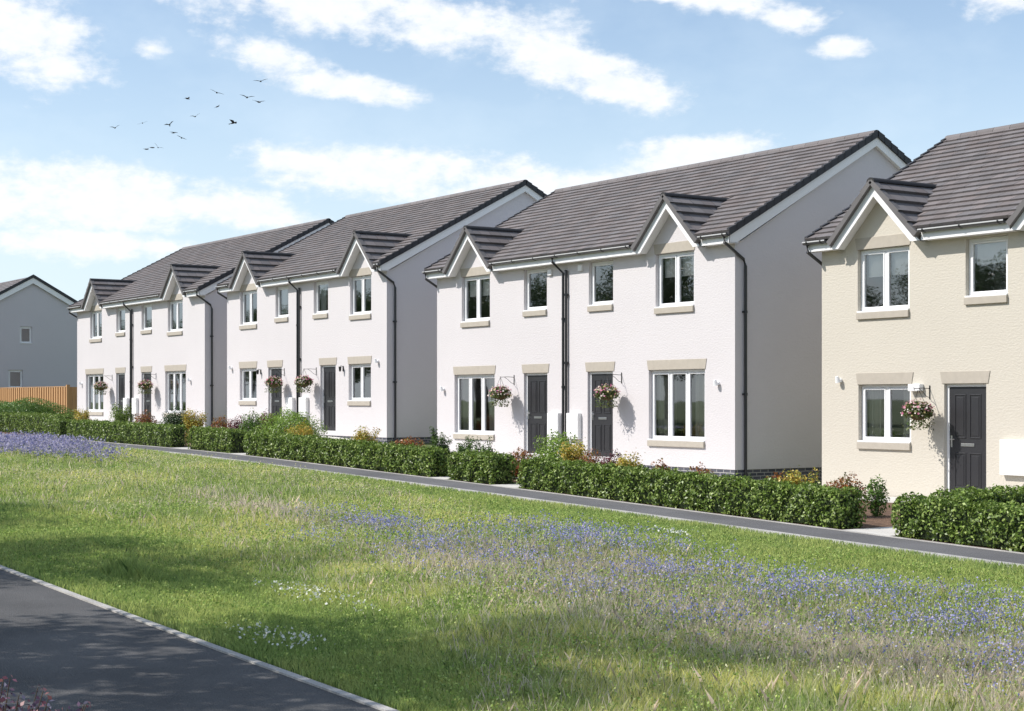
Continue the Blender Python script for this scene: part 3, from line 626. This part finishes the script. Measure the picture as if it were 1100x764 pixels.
BK = [(-35.45,.165,'pink and cream hanging basket in front of the left window of the nearest white pair'),(-30.86,.15,'pink and cream hanging basket beside the right hand door of the nearest white pair'),
      (-21.19,-.22,'pink and white hanging basket on the cream house beside its two-light window'),(-49.03,.57,'left hanging basket of the middle white pair'),(-46.83,.57,'right hanging basket of the middle white pair, just right of the downpipe'),
      (-65.5,.56,'hanging basket in front of the left ground floor window of the farthest white pair'),(-60.5,.57,'hanging basket by the right hand door of the farthest white pair')]
def dup(root, loc, rz=0, label=None, sc=None):
    r = root.copy(); C.objects.link(r); r.location = loc; r.rotation_euler = (0, 0, rz)
    if sc: r.scale = sc
    if label: r['label'] = label
    for ch in root.children: c = ch.copy(); C.objects.link(c); c.parent = r
    return r
for i, (x, z, lab) in enumerate(BK):
    if i: dup(bk0, (x, -.42, z+EYE), i*1.3, lab, (1.18, 1.18, 1.12))
    else: bk0.scale = (1.18, 1.18, 1.12); bk0.location = (x, -.42, z+EYE); bk0['label'] = lab

# ------------------------------------------------------------------ fence
fr = empty('timber_fence', (-72.5, .5, gz(-72.5, .5)), 'orange-brown vertical board timber fence at far left in front of the grey gable', 'fence')
f = MB(); z0, z1 = -.3, .60+EYE-gz(-72.5, .5); x = -16.0
while x < -.05:
    f.box((x, -.035+random.uniform(-.004, .004), z0), (x+.19, .022, z1+random.uniform(-.006, .006))); x += .34
x = -15.925
while x < -.1: f.box((x+.13, .05, z0), (x+.32, .07, z1-.02)); x += .34
f.build('boards', m_wood, fr)
for bxs in (((-16, .023, .35), (-.03, .049, .43)), ((-16, .023, z1-.25), (-.03, .049, z1-.17)), ((-16, -.012, z1+.010), (-.03, .08, z1+.035))):
    rl = MB(); rl.box(*bxs); rl.build('rail', m_wood, fr)
pn = MB(); pn.box((-.02, -.04, z0), (.12, .10, z1+.10)); pn.build('post', m_wood, fr)
pn = MB(); y = .11
while y < 2.6: pn.box((.03, y, z0), (.055, y+.14, z1)); y += .15
pn.build('return_panel', m_wood, fr)
pn = MB(); pn.box((-.0, 2.6, z0), (.12, 2.72, z1+.08)); pn.build('post', m_wood, fr)

# ------------------------------------------------------------------ hedges and garden plants
HG = [(.09, .15, .022), (.14, .22, .035), (.20, .30, .055), (.34, .43, .12), (.11, .17, .028)]
def hedge(x0, x1, y0, y1, h, label, dens=1200, ls=.06):
    cx, cy = (x0+x1)/2, (y0+y1)/2; root = empty('hedge', (cx, cy, gz(cx, cy)), label, 'hedge', 'clipped front garden hedges'); gb = gz(cx, cy)
    a, b_ = (x1-x0)/2, (y1-y0)/2; m = MB(); nx = max(2, int(2*a)); ins = .07
    for i in range(nx):
        xa = -a+ins+(2*a-2*ins)*i/nx; xb = -a+ins+(2*a-2*ins)*(i+1)/nx; g0 = gz(cx+xa, cy)-gb; g1 = gz(cx+xb, cy)-gb
        q = [(xa, -b_+ins, g0+.03), (xb, -b_+ins, g1+.03), (xb, b_-ins, g1+.03), (xa, b_-ins, g0+.03), (xa, -b_+ins, g0+h-ins), (xb, -b_+ins, g1+h-ins), (xb, b_-ins, g1+h-ins), (xa, b_-ins, g0+h-ins)]
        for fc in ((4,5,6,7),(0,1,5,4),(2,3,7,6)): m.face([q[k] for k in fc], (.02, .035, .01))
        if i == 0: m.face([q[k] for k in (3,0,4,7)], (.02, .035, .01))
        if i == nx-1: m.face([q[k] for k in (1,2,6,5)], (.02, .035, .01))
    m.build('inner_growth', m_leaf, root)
    areas = [2*a*h, 2*a*h, 2*b_*h, 2*b_*h, 4*a*b_]; Ps = []; Ns = []
    for k, A in enumerate(areas):
        n = int(A*dens); u, v = rng.random(n), rng.random(n); dp = np.abs(rng.normal(size=n))*.035
        if k == 0: p = np.stack([-a+2*a*u, -b_+dp, h*v], 1); nn = (0, -1, 0)
        elif k == 1: p = np.stack([-a+2*a*u, b_-dp, h*v], 1); nn = (0, 1, 0)
        elif k == 2: p = np.stack([-a+dp, -b_+2*b_*u, h*v], 1); nn = (-1, 0, 0)
        elif k == 3: p = np.stack([a-dp, -b_+2*b_*u, h*v], 1); nn = (1, 0, 0)
        else: p = np.stack([-a+2*a*u, -b_+2*b_*v, h-dp], 1); nn = (0, 0, 1)
        Ps.append(p); Ns.append(np.tile(nn, (n, 1)))
    P = np.concatenate(Ps); Nn = np.concatenate(Ns).astype(float)
    # uneven clipped surface
    bul = .028*np.sin(P[:, 0]*7.1+P[:, 2]*5)+.022*np.sin(P[:, 0]*13.7-P[:, 2]*11+P[:, 1]*9)+rng.normal(size=len(P))*.020
    P = P+Nn*bul[:, None]
    # round the upper edges
    ed = np.clip((P[:, 2]-(h-.10))/.10, 0, 1); P[:, 1] -= np.sign(P[:, 1])*np.clip(np.abs(P[:, 1])-(b_-.10), 0, 1)*ed*.45; P[:, 0] -= np.sign(P[:, 0])*np.clip(np.abs(P[:, 0])-(a-.10), 0, 1)*ed*.45
    bt = P[:, 2] < .10; P[bt] -= Nn[bt]*.05
    P[:, 2] = np.maximum(P[:, 2], .03)+G(P[:, 0]+cx, cy+0*P[:, 1])-gb
    npmesh('foliage', leaves(P, ls, Nn, up=.35, fold=.35), 4, pick(HG, len(P), .25), m_leaf, root)
HH = .575
hedge(-16.26, -9.0, -6.38, -5.80, HH, 'nearest hedge at the right edge in front of the cream house', 1500, .056)
hedge(-16.15, -15.55, -5.75, -1.2, HH+.05, 'hedge running back towards the cream house wall behind the nearest hedge', 1500, .056)
hedge(-25.80, -17.30, -6.38, -5.86, HH, 'long hedge between the cream house path and the nearest white pair', 1500, .056)
hedge(-28.35, -26.75, -6.38, -5.80, HH, 'short hedge between two pale path gaps, below the left window of the nearest white pair', 1500)
hedge(-38.25, -29.05, -6.38, -5.86, HH, 'long hedge in front of the middle white pair', 1300)
hedge(-41.96, -39.15, -6.38, -5.86, HH+.02, 'short hedge left of the long hedge before the middle white pair', 1100)
hedge(-51.97, -43.2, -6.38, -5.86, HH+.04, 'long hedge in front of the farthest white pair', 1000, .055)
hedge(-54.4, -52.8, -6.38, -5.86, HH+.04, 'short stub of hedge at the left end of the row', 900, .055)
hedge(-72.0, -55.4, -5.6, -5.0, HH+.14, 'shadowed hedge at the left edge below the timber fence', 700, .06)
KIND = dict(green=[(.11,.21,.035),(.16,.27,.05),(.08,.15,.03)], dark=[(.03,.07,.015),(.05,.10,.025)], lime=[(.22,.34,.05),(.28,.40,.08),(.16,.26,.04)], gold=[(.55,.44,.07),(.42,.38,.07),(.60,.40,.08),(.26,.30,.05)],
            rust=[(.32,.12,.05),(.42,.18,.05),(.18,.17,.04),(.24,.08,.04)], burg=[(.16,.045,.055),(.11,.035,.045),(.20,.07,.07)], fern=[(.15,.24,.04),(.20,.27,.06)], tall=[(.08,.15,.03),(.12,.20,.05),(.06,.11,.025)])
NM = dict(green='bushy_shrub', dark='bushy_shrub', lime='leafy_shrub', gold='golden_shrub', rust='rust_shrub', burg='burgundy_shrub', fern='feathery_shrub', tall='upright_shrub')
def shrub(kind, x, y, r, h, label, lsz=None):
    g = gz(x, y); root = empty(NM[kind], (x, y, g), label, 'shrub', 'shrubs in the front gardens')
    st = MB(); P = []; Nn = []; ns = 10 if kind not in ('tall',) else 9
    tips = []
    for i in range(ns):
        w = 2*math.pi*i/ns+random.random(); sp = r*random.uniform(.25, .95); hh = h*random.uniform(.65, 1.0)
        tip = (math.cos(w)*sp, math.sin(w)*sp, hh); mid = (tip[0]*.35, tip[1]*.35, hh*.5); st.tube([(tip[0]*.1, tip[1]*.1, -.02), mid, tip], .010, 5, r2=.003); tips.append((mid, tip))
    st.build('stem', m_bark, root)
    ls = lsz or (.055 if kind != 'tall' else .07); 
    if kind in ('tall', 'gold', 'fern'):
        for mid, tip in tips:
            n = int(120*h/.8) if kind == 'tall' else 230; t = rng.random(n)[:, None]; p = np.array(mid)*(1-t)*.9+np.array(tip)*(t*1.0+.0)+rng.normal(size=(n, 3))*(.035 if kind == 'tall' else .06); P.append(p)
        n = 800; t = rng.random(n); w = rng.random(n)*6.283; P.append(np.stack([np.cos(w)*r*.8*np.sqrt(rng.random(n)), np.sin(w)*r*.8*np.sqrt(rng.random(n)), h*.6*t], 1))
        P = np.concatenate(P)
    else:
        n = int(2600*max(.35, (r*r+r*h)*2.4)); d = rng.normal(size=(n, 3)); d /= np.linalg.norm(d, axis=1, keepdims=True)
        lump = 1+.16*np.sin(d[:, 0]*5+x)+.13*np.sin(d[:, 1]*7+d[:, 2]*6+y); rad = (rng.random(n)**.35)*lump
        P = d*rad[:, None]*np.array([r, r, h*.5])+np.array([0, 0, h*.48])
    P[:, 2] = np.abs(P[:, 2])+.01
    d = P-np.array([0, 0, h*.4]); d /= np.linalg.norm(d, axis=1, keepdims=True)+1e-6
    npmesh('foliage', leaves(P, ls, d, up=.3, fold=.3, aspect=.5 if kind != 'tall' else .3), 4, pick(KIND[kind], len(P), .25), m_leaf, root)
SH = [('green',-63.3,-4.3,1.5,1.10,'broad green bush in front of the timber fence, nearest the fence post'),('green',-66.2,-4.2,1.3,.95,'lower green bush at the left edge below the fence'),
('gold',-54.9,-4.8,.3,.85,'small golden shrub where the fence meets the farthest white pair'),('fern',-54.7,-3.5,.5,.95,'feathery lime shrub below the left door of the farthest white pair'),
('rust',-50.0,-4.5,.34,.85,'rust red shrub left of the right hand door of the farthest white pair'),('dark',-49.0,-3.8,.45,.86,'dark green shrub under the right window of the farthest white pair'),
('gold',-46.7,-4.2,.34,.98,'golden shrub at the right corner of the farthest white pair'),('rust',-44.0,-4.5,.28,.83,'rust shrub between the farthest and the middle white pair'),
('burg',-43.0,-4.4,.3,.83,'dark red shrub at the left corner of the middle white pair'),('green',-42.5,-4.2,.3,.92,'round green shrub under the left window of the middle white pair'),
('burg',-44.1,-3.0,.26,.92,'burgundy shrub against the wall near the left door of the middle white pair'),('lime',-40.1,-4.2,.72,1.03,'large lime green shrub below the downpipe of the middle white pair'),
('gold',-37.9,-5.0,.3,.80,'golden shrub at the foot of the right door of the middle white pair'),('gold',-34.4,-5.0,.28,.74,'low golden shrub below the right window of the middle white pair'),
('rust',-32.4,-5.0,.36,.70,'rust and gold shrub in front of the middle white pair gable'),('tall',-30.6,-5.2,.24,.90,'upright leafy shrub at the left corner of the nearest white pair'),
('tall',-28.6,-5.3,.26,.80,'upright leafy shrub above the short hedge under the left window'),('tall',-29.4,-5.3,.24,.78,'small upright shrub between the left corner and window of the nearest white pair'),
('lime',-27.0,-4.6,.40,.98,'bright lime shrub between the two doors of the nearest white pair'),('rust',-27.3,-5.3,.24,.68,'small rust shrub at the foot of the left door of the nearest white pair'),
('gold',-25.9,-5.0,.22,.80,'yellow-green shrub right of the bright lime shrub'),('rust',-25.1,-5.2,.24,.76,'orange-red shrub left of the right hand door of the nearest white pair'),
('burg',-24.4,-5.2,.25,.74,'burgundy shrub at the foot of the right hand door of the nearest white pair'),('gold',-23.8,-5.3,.28,.70,'golden yellow shrub right of the right hand door of the nearest white pair'),
('rust',-22.8,-5.3,.19,.68,'small rust shrub left of the brick plinth under the right window'),('rust',-21.7,-5.3,.19,.68,'small red shrub under the right end of the right window'),
('gold',-19.5,-5.2,.30,.62,'golden shrub in front of the brick plinth between white and cream houses'),('rust',-18.85,-4.7,.26,.68,'rust shrub at the right end of the long hedge before the cream house'),
('green',-18.75,-4.1,.16,.60,'small green shrub beside the bare mulch bed of the cream house'),('rust',-20.1,-5.0,.16,.66,'small rust shrub left of the cream house corner')]
for k, x, y, r, h, lab in SH: shrub(k, x, y, r*1.2, h*(1.0 if k in ('rust', 'burg') else 1.08), lab)
# purple barberry close to the camera
def barberry():
    x, y = -6.42, -22.1; g = gz(x, y); root = empty('barberry_shrub', (x, y, g), 'purple-leaved shrub at the bottom left corner beside the road', 'shrub'); st = MB(); P = []; Dd = []
    for i in range(190):
        w = random.random()*6.283; sp = .62*math.sqrt(random.random()); hh = random.uniform(.88, 1.16)*(1-.22*(sp/.62)**2); tip = np.array([math.cos(w)*sp, math.sin(w)*sp, hh]); base = tip*np.array([.25, .25, 0])
        st.tube([tuple(base), tuple((base+tip)/2+np.array([0, 0, .05])), tuple(tip)], .006, 5, r2=.002)
        n = 90; t = np.linspace(.15, 1, n)[:, None]; ax = base+(tip-base)*t; a = np.arange(n)*2.4; o = np.stack([np.cos(a), np.sin(a), .5+0*a], 1)*.020; P.append(ax+o); Dd.append(o/.03)
    st.build('stem', m_bark, root); P = np.concatenate(P); Dd = np.concatenate(Dd)
    npmesh('foliage', leaves(P, .024, Dd*.6, up=.5, fold=.25, aspect=.6), 4, pick([(.09,.05,.09),(.13,.08,.13),(.18,.08,.11),(.14,.13,.19),(.30,.13,.13)], len(P), .3), m_leaf, root)
barberry()

# ------------------------------------------------------------------ lawn, meadow and flowers
def vnoise(X, Y, s, seed):
    r = np.random.default_rng(seed); T = r.random((64, 64)); x = X*s; y = Y*s; xi = np.floor(x).astype(int); yi = np.floor(y).astype(int); fx = x-xi; fy = y-yi; fx = fx*fx*(3-2*fx); fy = fy*fy*(3-2*fy)
    g = lambda a, b_: T[a % 64, b_ % 64]
    return (g(xi, yi)*(1-fx)+g(xi+1, yi)*fx)*(1-fy)+(g(xi, yi+1)*(1-fx)+g(xi+1, yi+1)*fx)*fy
def blob(X, Y, cx, cy, rx, ry): return np.clip(1.25-np.sqrt(((X-cx)/rx)**2+((Y-cy)/ry)**2), 0, 1)
def sm(x, a, b_): t = np.clip((x-a)/(b_-a), 0, 1); return t*t*(3-2*t)
def meadow(X, Y):
    edge = -10.3+1.2*(vnoise(X, Y, .35, 3)-.5)
    edge = np.where(X < -22, np.interp(X, [-60, -30, -22], [-8.6, -8.4, -10.0])+.8*(vnoise(X, Y, .4, 4)-.5), edge)
    a = sm(-Y, -edge-.4, -edge+.6); low = np.interp(X, [-40, -26, -19, -15, -12.5, -10, -8], [-17.2, -16.6, -15.7, -16.2, -16.5, -17.2, -19])+1.4*(vnoise(X, Y, .3, 5)-.5); c = sm(Y, low-.5, low+1.2)
    return a*c
def bandline(X, Y, pts, hw): yc = np.interp(X, [p[0] for p in pts], [p[1] for p in pts]); return np.clip(1.2-np.abs(Y-yc)/hw, 0, 1)*sm(X, pts[0][0]-1.5, pts[0][0]+.5)
BL = [(-18.4,-12.5),(-15.7,-12.5),(-13.3,-13.0),(-11.8,-12.9),(-10,-12.8),(-4,-12.6)]
def bluem(X, Y): return np.maximum.reduce([bandline(X, Y, BL, 2.1)*.85, blob(X, Y, -41.5, -11.3, 5.6, 1.45), blob(X, Y, -20.9, -12.6, 1.5, .6)*1.2, blob(X, Y, -14.0, -13.5, 1.4, .8)*.9])
DRY = [(-17.5,-13.0),(-13.7,-13.6),(-11,-13.8),(-8,-13.8),(-4,-13.6)]
def drym(X, Y): return np.maximum.reduce([bandline(X, Y, DRY, 1.7)*.9, blob(X, Y, -23.3, -12.9, 3.0, .9), blob(X, Y, -20.6, -12.6, 1.6, .8)*.6, bandline(X, Y, BL, 1.1)*.5])
NG = 1050000
d2 = rng.random(NG); Rr = 8.5*(60/8.5)**(d2**1.0); a0 = math.atan2(FW[1], FW[0]); th = a0+rng.uniform(-.50, .50, NG)
X = CAMP[0]+Rr*np.cos(th); Y = CAMP[1]+Rr*np.sin(th); k = (Y < -7.78) & (Y > -18.33) & (X < -2); X, Y, Rr = X[k], Y[k], Rr[k]
n = len(X); me_ = meadow(X, Y); dr = drym(X, Y)*me_; bl = bluem(X, Y)*me_
hgt = .055+.03*vnoise(X, Y, 1.5, 9)+me_*(.02+.15*(.55*vnoise(X, Y, .7, 11)+.45*vnoise(X, Y, 2.6, 12))**1.5)*rng.uniform(.5, 1.2, n)
lump = blob(X, Y, -17.1, -17.35, .7, .22); hgt = hgt+lump*.16
fl_ = rng.random(n) < (.03+.36*np.clip(dr, 0, 1)**1.3)*(me_ > .4); hgt = np.where(fl_, hgt*1.15+.035, hgt)
wid = (.0032+.00038*(Rr-8))*rng.uniform(.6, 1.3, n)*(1+.3*(1-me_)); 
base = np.array([.35, .46, .14]); yel = np.array([.78, .76, .27]); dk = np.array([.15, .25, .07]); straw = np.array([.78, .66, .55]); pale = np.array([.62, .63, .36])
v1 = vnoise(X, Y, .55, 21); v2 = vnoise(X, Y, 2.3, 22); q = np.clip(sm(.5*v1+.5*v2, .25, .75)+rng.normal(size=n)*.12, 0, 1)[:, None]
col = base*(1-me_[:, None]*.0)*np.ones((n, 3)); mw = me_[:, None]
col = (1-mw)*(base*(1-q*.35)+yel*q*.35)+mw*((1-q)*base*1.0+q*yel)
sel = rng.random(n); col = np.where((sel < .12)[:, None], dk, col); col = np.where(((sel > .12) & (sel < .12+.18*me_))[:, None], pale, col)
col = np.where(fl_[:, None], straw*rng.uniform(.75, 1.25, (n, 1)), col)*rng.uniform(.8, 1.2, (n, 1))
bg_ = np.clip(bl, 0, 1)[:, None]*.35; col = col*(1-bg_)+np.array([.14, .20, .11])*bg_
Z = G(X, Y); az = rng.random(n)*6.283; lean = hgt*rng.uniform(.1, .6, n); la = rng.random(n)*6.283; cxv, cyv = np.cos(az)*wid/2, np.sin(az)*wid/2; lx_, ly_ = np.cos(la)*lean, np.sin(la)*lean
P0 = np.stack([X-cxv, Y-cyv, Z], 1); P1 = np.stack([X+cxv, Y+cyv, Z], 1)
tw_ = np.where(fl_, 1.0, .75); M0 = np.stack([X-cxv*tw_+lx_*.35, Y-cyv*tw_+ly_*.35, Z+hgt*.62], 1); M1 = np.stack([X+cxv*tw_+lx_*.35, Y+cyv*tw_+ly_*.35, Z+hgt*.62], 1); Tp = np.stack([X+lx_, Y+ly_, Z+hgt], 1)
V = np.stack([P0, P1, M1, Tp, M0], 1)
sh = me_ < .35
o = npmesh('lawn_grass', V[sh], 5, col[sh], m_grass); props(o, 'short mown green grass beside the road edge and along the footpath', 'lawn', kind='stuff')
o = npmesh('meadow_grass', V[~sh], 5, col[~sh], m_grass); props(o, 'long unmown yellow-green and straw coloured meadow grass', 'meadow grass', kind='stuff')
def scatter(n, f, x0, x1, y0, y1, thr=0.0):
    x = rng.uniform(x0, x1, n); y = rng.uniform(y0, y1, n); k = rng.random(n) < f(x, y)-thr; return x[k], y[k]
def flowers(name, x, y, h, size, cols, label, cat, aspect=.8, per=3, spread=.03):
    n = len(x); z = G(x, y)+h
    P = np.repeat(np.stack([x, y, z], 1), per, 0)+rng.normal(size=(n*per, 3))*np.array([spread*.5, spread*.5, spread]); P[:, 2] = np.minimum(P[:, 2], 9)
    dist = np.hypot(P[:, 0]-CAMP[0], P[:, 1]-CAMP[1]); sz = size*(1+np.clip(dist-14, 0, 40)*.02)
    V = leaves(P, 1.0, None, up=.6, aspect=aspect); c = P[:, None, :]; V = c+(V-c)*sz[:, None, None]
    o = npmesh(name, V, 4, pick(cols, len(P), .2), m_petal); return props(o, label, cat, kind='stuff')
BC = [(.27, .29, .60), (.36, .36, .64), (.45, .43, .64), (.20, .22, .50), (.50, .44, .58)]
f = lambda x, y: np.clip(bluem(x, y), 0, 1)*(.12+.75*sm(.65*vnoise(x, y, 1.1, 31)+.35*vnoise(x, y, 3.1, 32), .42, .68))*meadow(x, y)
x, y = scatter(68000, f, -26, -4, -15.8, -10.2); flowers('blue_wildflowers', x, y, rng.uniform(.14, .28, len(x)), .021, BC, 'blue wildflowers drifting through the long grass in the foreground', 'wildflowers', per=3, spread=.03)
f = lambda x, y: np.clip(blob(x, y, -41.5, -11.3, 5.6, 1.45)*1.6, 0, 1)
x, y = scatter(15000, f, -52, -32, -13.6, -9.2); flowers('lavender_wildflowers', x, y, rng.uniform(.18, .42, len(x)), .034, [(.30,.29,.48),(.40,.37,.53),(.24,.24,.42),(.48,.45,.55)], 'dense lavender-blue wildflowers at the far left of the meadow', 'wildflowers', per=3, spread=.04)
fh = lambda x, y: .35+.65*(vnoise(x, y, 1.7, 51) > .45)
x, y = scatter(150000, fh, -24, -4, -18.2, -8.4); x2, y2 = scatter(60000, fh, -45, -24, -18.2, -8.2); x = np.concatenate([x, x2]); y = np.concatenate([y, y2]); kk = np.hypot(x, y+23.8) > 8; x, y = x[kk], y[kk]
hh = .05+.10*meadow(x, y)*rng.random(len(x))*1.4
flowers('meadow_herbs', x, y, hh, .022, [(.30,.42,.10),(.46,.54,.16),(.20,.32,.07),(.42,.52,.18),(.34,.46,.11)], 'small leafy clover and herbs growing among the grass', 'herbs', aspect=.8, per=1, spread=.01)
fd = lambda x, y: np.maximum.reduce([blob(x, y, -14.6, -16.4, 1.1, .30), blob(x, y, -12.4, -17.85, .8, .28), blob(x, y, -17.7, -9.2, .5, .22), blob(x, y, -11.8, -15.0, 1.0, .4)*.4])
x, y = scatter(42000, fd, -21, -8, -18.3, -8.6); kk = rng.random(len(x)) < .8; x, y = x[kk], y[kk]
n_ = len(x); flowers('daisies', x, y, .075+.03*rng.random(n_), .026, [(.78,.78,.70),(.82,.82,.78)], 'white daisies in small clumps on the mown grass', 'daisies', aspect=1, per=1, spread=.01)
fw = lambda x, y: meadow(x, y)*(.10+.9*(vnoise(x, y, .6, 41) > .60))*(1-np.clip(bluem(x, y), 0, 1))
x, y = scatter(26000, fw, -40, -5, -17, -8.4); flowers('cow_parsley_heads', x, y, rng.uniform(.12, .24, len(x)), .019, [(.62,.60,.36),(.66,.64,.42),(.58,.56,.24)], 'cream seed heads and umbels scattered over the meadow', 'wildflowers', per=2, spread=.025)

# ------------------------------------------------------------------ birds
BR = [(-96.6,11.6,18.7),(-95.7,13.0,19.0),(-94.8,14.4,18.9),(-94.6,14.6,18.4),(-94.4,15.0,18.1),(-94.2,15.3,20.5),(-93.9,15.7,19.4),(-65.2,4.6,15.2),(-93.1,16.8,20.0),(-64.8,5.2,13.9),(-64.5,5.7,15.0),(-64.2,6.1,14.8),(-64.2,6.2,15.7),(-95.6,13.2,17.4),(-95.4,13.5,17.5),(-95.2,13.8,17.5)]
BLAB = ['leftmost bird of the flock, far out on its own', 'second bird from the left, slightly above the leftmost', 'dark bird in the middle left of the flock, above two close ones', 'bird just below and right of the middle left bird', 'lowest of the three birds stepping down in the middle of the flock', 'small high bird left of the pair of wing-lifted birds', 'bird at the centre of the flock, below the small high bird', 'high bird with a lifted wing left of the right hand group', 'bird directly below the high bird with a lifted wing', 'faint tiny bird alone low on the right of the flock', 'larger bird with long wings in the right hand group', 'bird at the right end of the flock, lower of the two', 'topmost bird at the right end of the flock', 'left bird of the tiny row of three at the bottom', 'middle bird of the tiny row of three at the bottom', 'right bird of the tiny row of three at the bottom']
for i, (x, y, z) in enumerate(BR):
    b = MB(); rr = random.Random(i); fl = rr.uniform(-.1, .7); s = .9
    b.tube([(-.16*s, 0, 0), (-.10*s, 0, .0), (0, 0, .012), (.10*s, 0, .01), (.15*s, 0, .015), (.185*s, 0, .01)], .001, 8)
    R_ = [.006, .03, .042, .03, .026, .004]; nn = 8
    for k in range(6):
        for j in range(nn):
            w = 2*math.pi*j/nn; px = b.v[k*nn+j][0]; b.v[k*nn+j] = (px, math.cos(w)*R_[k]*s, math.sin(w)*R_[k]*s+.01)
    for sg in (1, -1):
        b.prism([(.07*s, sg*.03, .02), (.10*s, sg*.17*s, .02+fl*.13), (-.02*s, sg*.36*s, .02+fl*.20), (-.04*s, sg*.18*s, .02+fl*.12), (-.05*s, sg*.03, .015)], (0, 0, .006))
    b.prism([(-.13*s, -.02, .012), (-.13*s, .02, .012), (-.25*s, .045, .012), (-.25*s, -.045, .012)], (0, 0, .004))
    o = b.build('flying_bird', m_bird); o.location = (x, y, z); o.rotation_euler = (rr.uniform(-.5, .5), rr.uniform(-.3, .3), rr.uniform(-.6, .9))
    props(o, BLAB[i], 'bird', 'flock of birds in the sky')

# ------------------------------------------------------------------ trees across the road (they shade the road and show in the panes)
def tree(name, H, R, nl, lsz, seed):
    rg = np.random.default_rng(seed); rnd = random.Random(seed)
    root = empty(name, (0, 0, 0), 'x', 'tree', 'trees standing behind the viewpoint across the road')
    t = MB(); t.tube([(0, 0, -.3), (.1, .05, H*.2), (.05, -.1, H*.45), (0, 0, H*.85)], H*.022, 10, r2=.03); t.build('trunk', m_bark, root, smooth=True)
    lb = MB(); ends = []
    for i in range(14):
        w = 2.4*i; z0 = H*(.28+.5*i/14); L = R*(1-.4*i/14)*rnd.uniform(.7, 1.05); e = np.array([math.cos(w)*L, math.sin(w)*L, z0+H*.14+rnd.uniform(-.3, .6)])
        m1 = np.array([e[0]*.45, e[1]*.45, z0+H*.05]); lb.tube([(0, 0, z0), tuple(m1), tuple(e)], .06, 6, r2=.012); ends += [(e, R*.42), (m1*.5+e*.5, R*.36)]
    lb.build('limb', m_bark, root)
    ends.append((np.array([0, 0, H*.9]), R*.45)); ends.append((np.array([0, 0, H*.72]), R*.5)); P = []
    for e, r in ends:
        k = nl//len(ends); d = rg.normal(size=(k, 3)); d /= np.linalg.norm(d, axis=1, keepdims=True); P.append(e+d*(rg.random(k)**.5)[:, None]*r*np.array([1, 1, .75])*rg.uniform(.7, 1.1))
    P = np.concatenate(P); npmesh('crown', leaves(P, lsz, None, up=.4), 4, pick([(.05,.10,.02),(.08,.14,.03),(.11,.17,.035),(.04,.08,.018)], len(P), .25), m_leaf, root); return root
tA = tree('broadleaf_tree', 9.5, 3.4, 15000, .16, 1); tB = tree('broadleaf_tree', 8.0, 3.0, 13000, .15, 2)
lab_s = 'leafy broadleaf tree shading the road from the verge left of the viewpoint'; lab_r = 'leafy broadleaf tree in the row across the road, seen reflected in the window panes'
near = [(-15.6,-25.9,1.0,3),(-22.0,-24.6,1.0,2),(-18.2,-29.2,1.0,3),(-13.9,-23.1,.92,2),(-28.5,-24.9,1.0,2),(-24.2,-28.6,.95,2)]
placed = [False]*4
tC = tree('broadleaf_tree', 9.5, 2.7, 9000, .17, 3); tD = tree('broadleaf_tree', 9.5, 2.7, 2600, .22, 4)
def put(i, x, y, s, lab):
    src = (tA, tB, tC, tD)[i]; loc = (x, y, gz(x, y))
    if not placed[i]: src.location = loc; src.scale = (s, s, s); src['label'] = lab; placed[i] = True
    else: dup(src, loc, random.random()*6, lab, (s, s, s))
for x, y, s, i in near: put(i, x, y, s, lab_s)
xx = -175.0
while xx < -30: put(random.choice((0, 1)), xx, -37+random.uniform(-4, 4), random.uniform(.78, 1.1), lab_r); xx += random.uniform(2.8, 4.6)
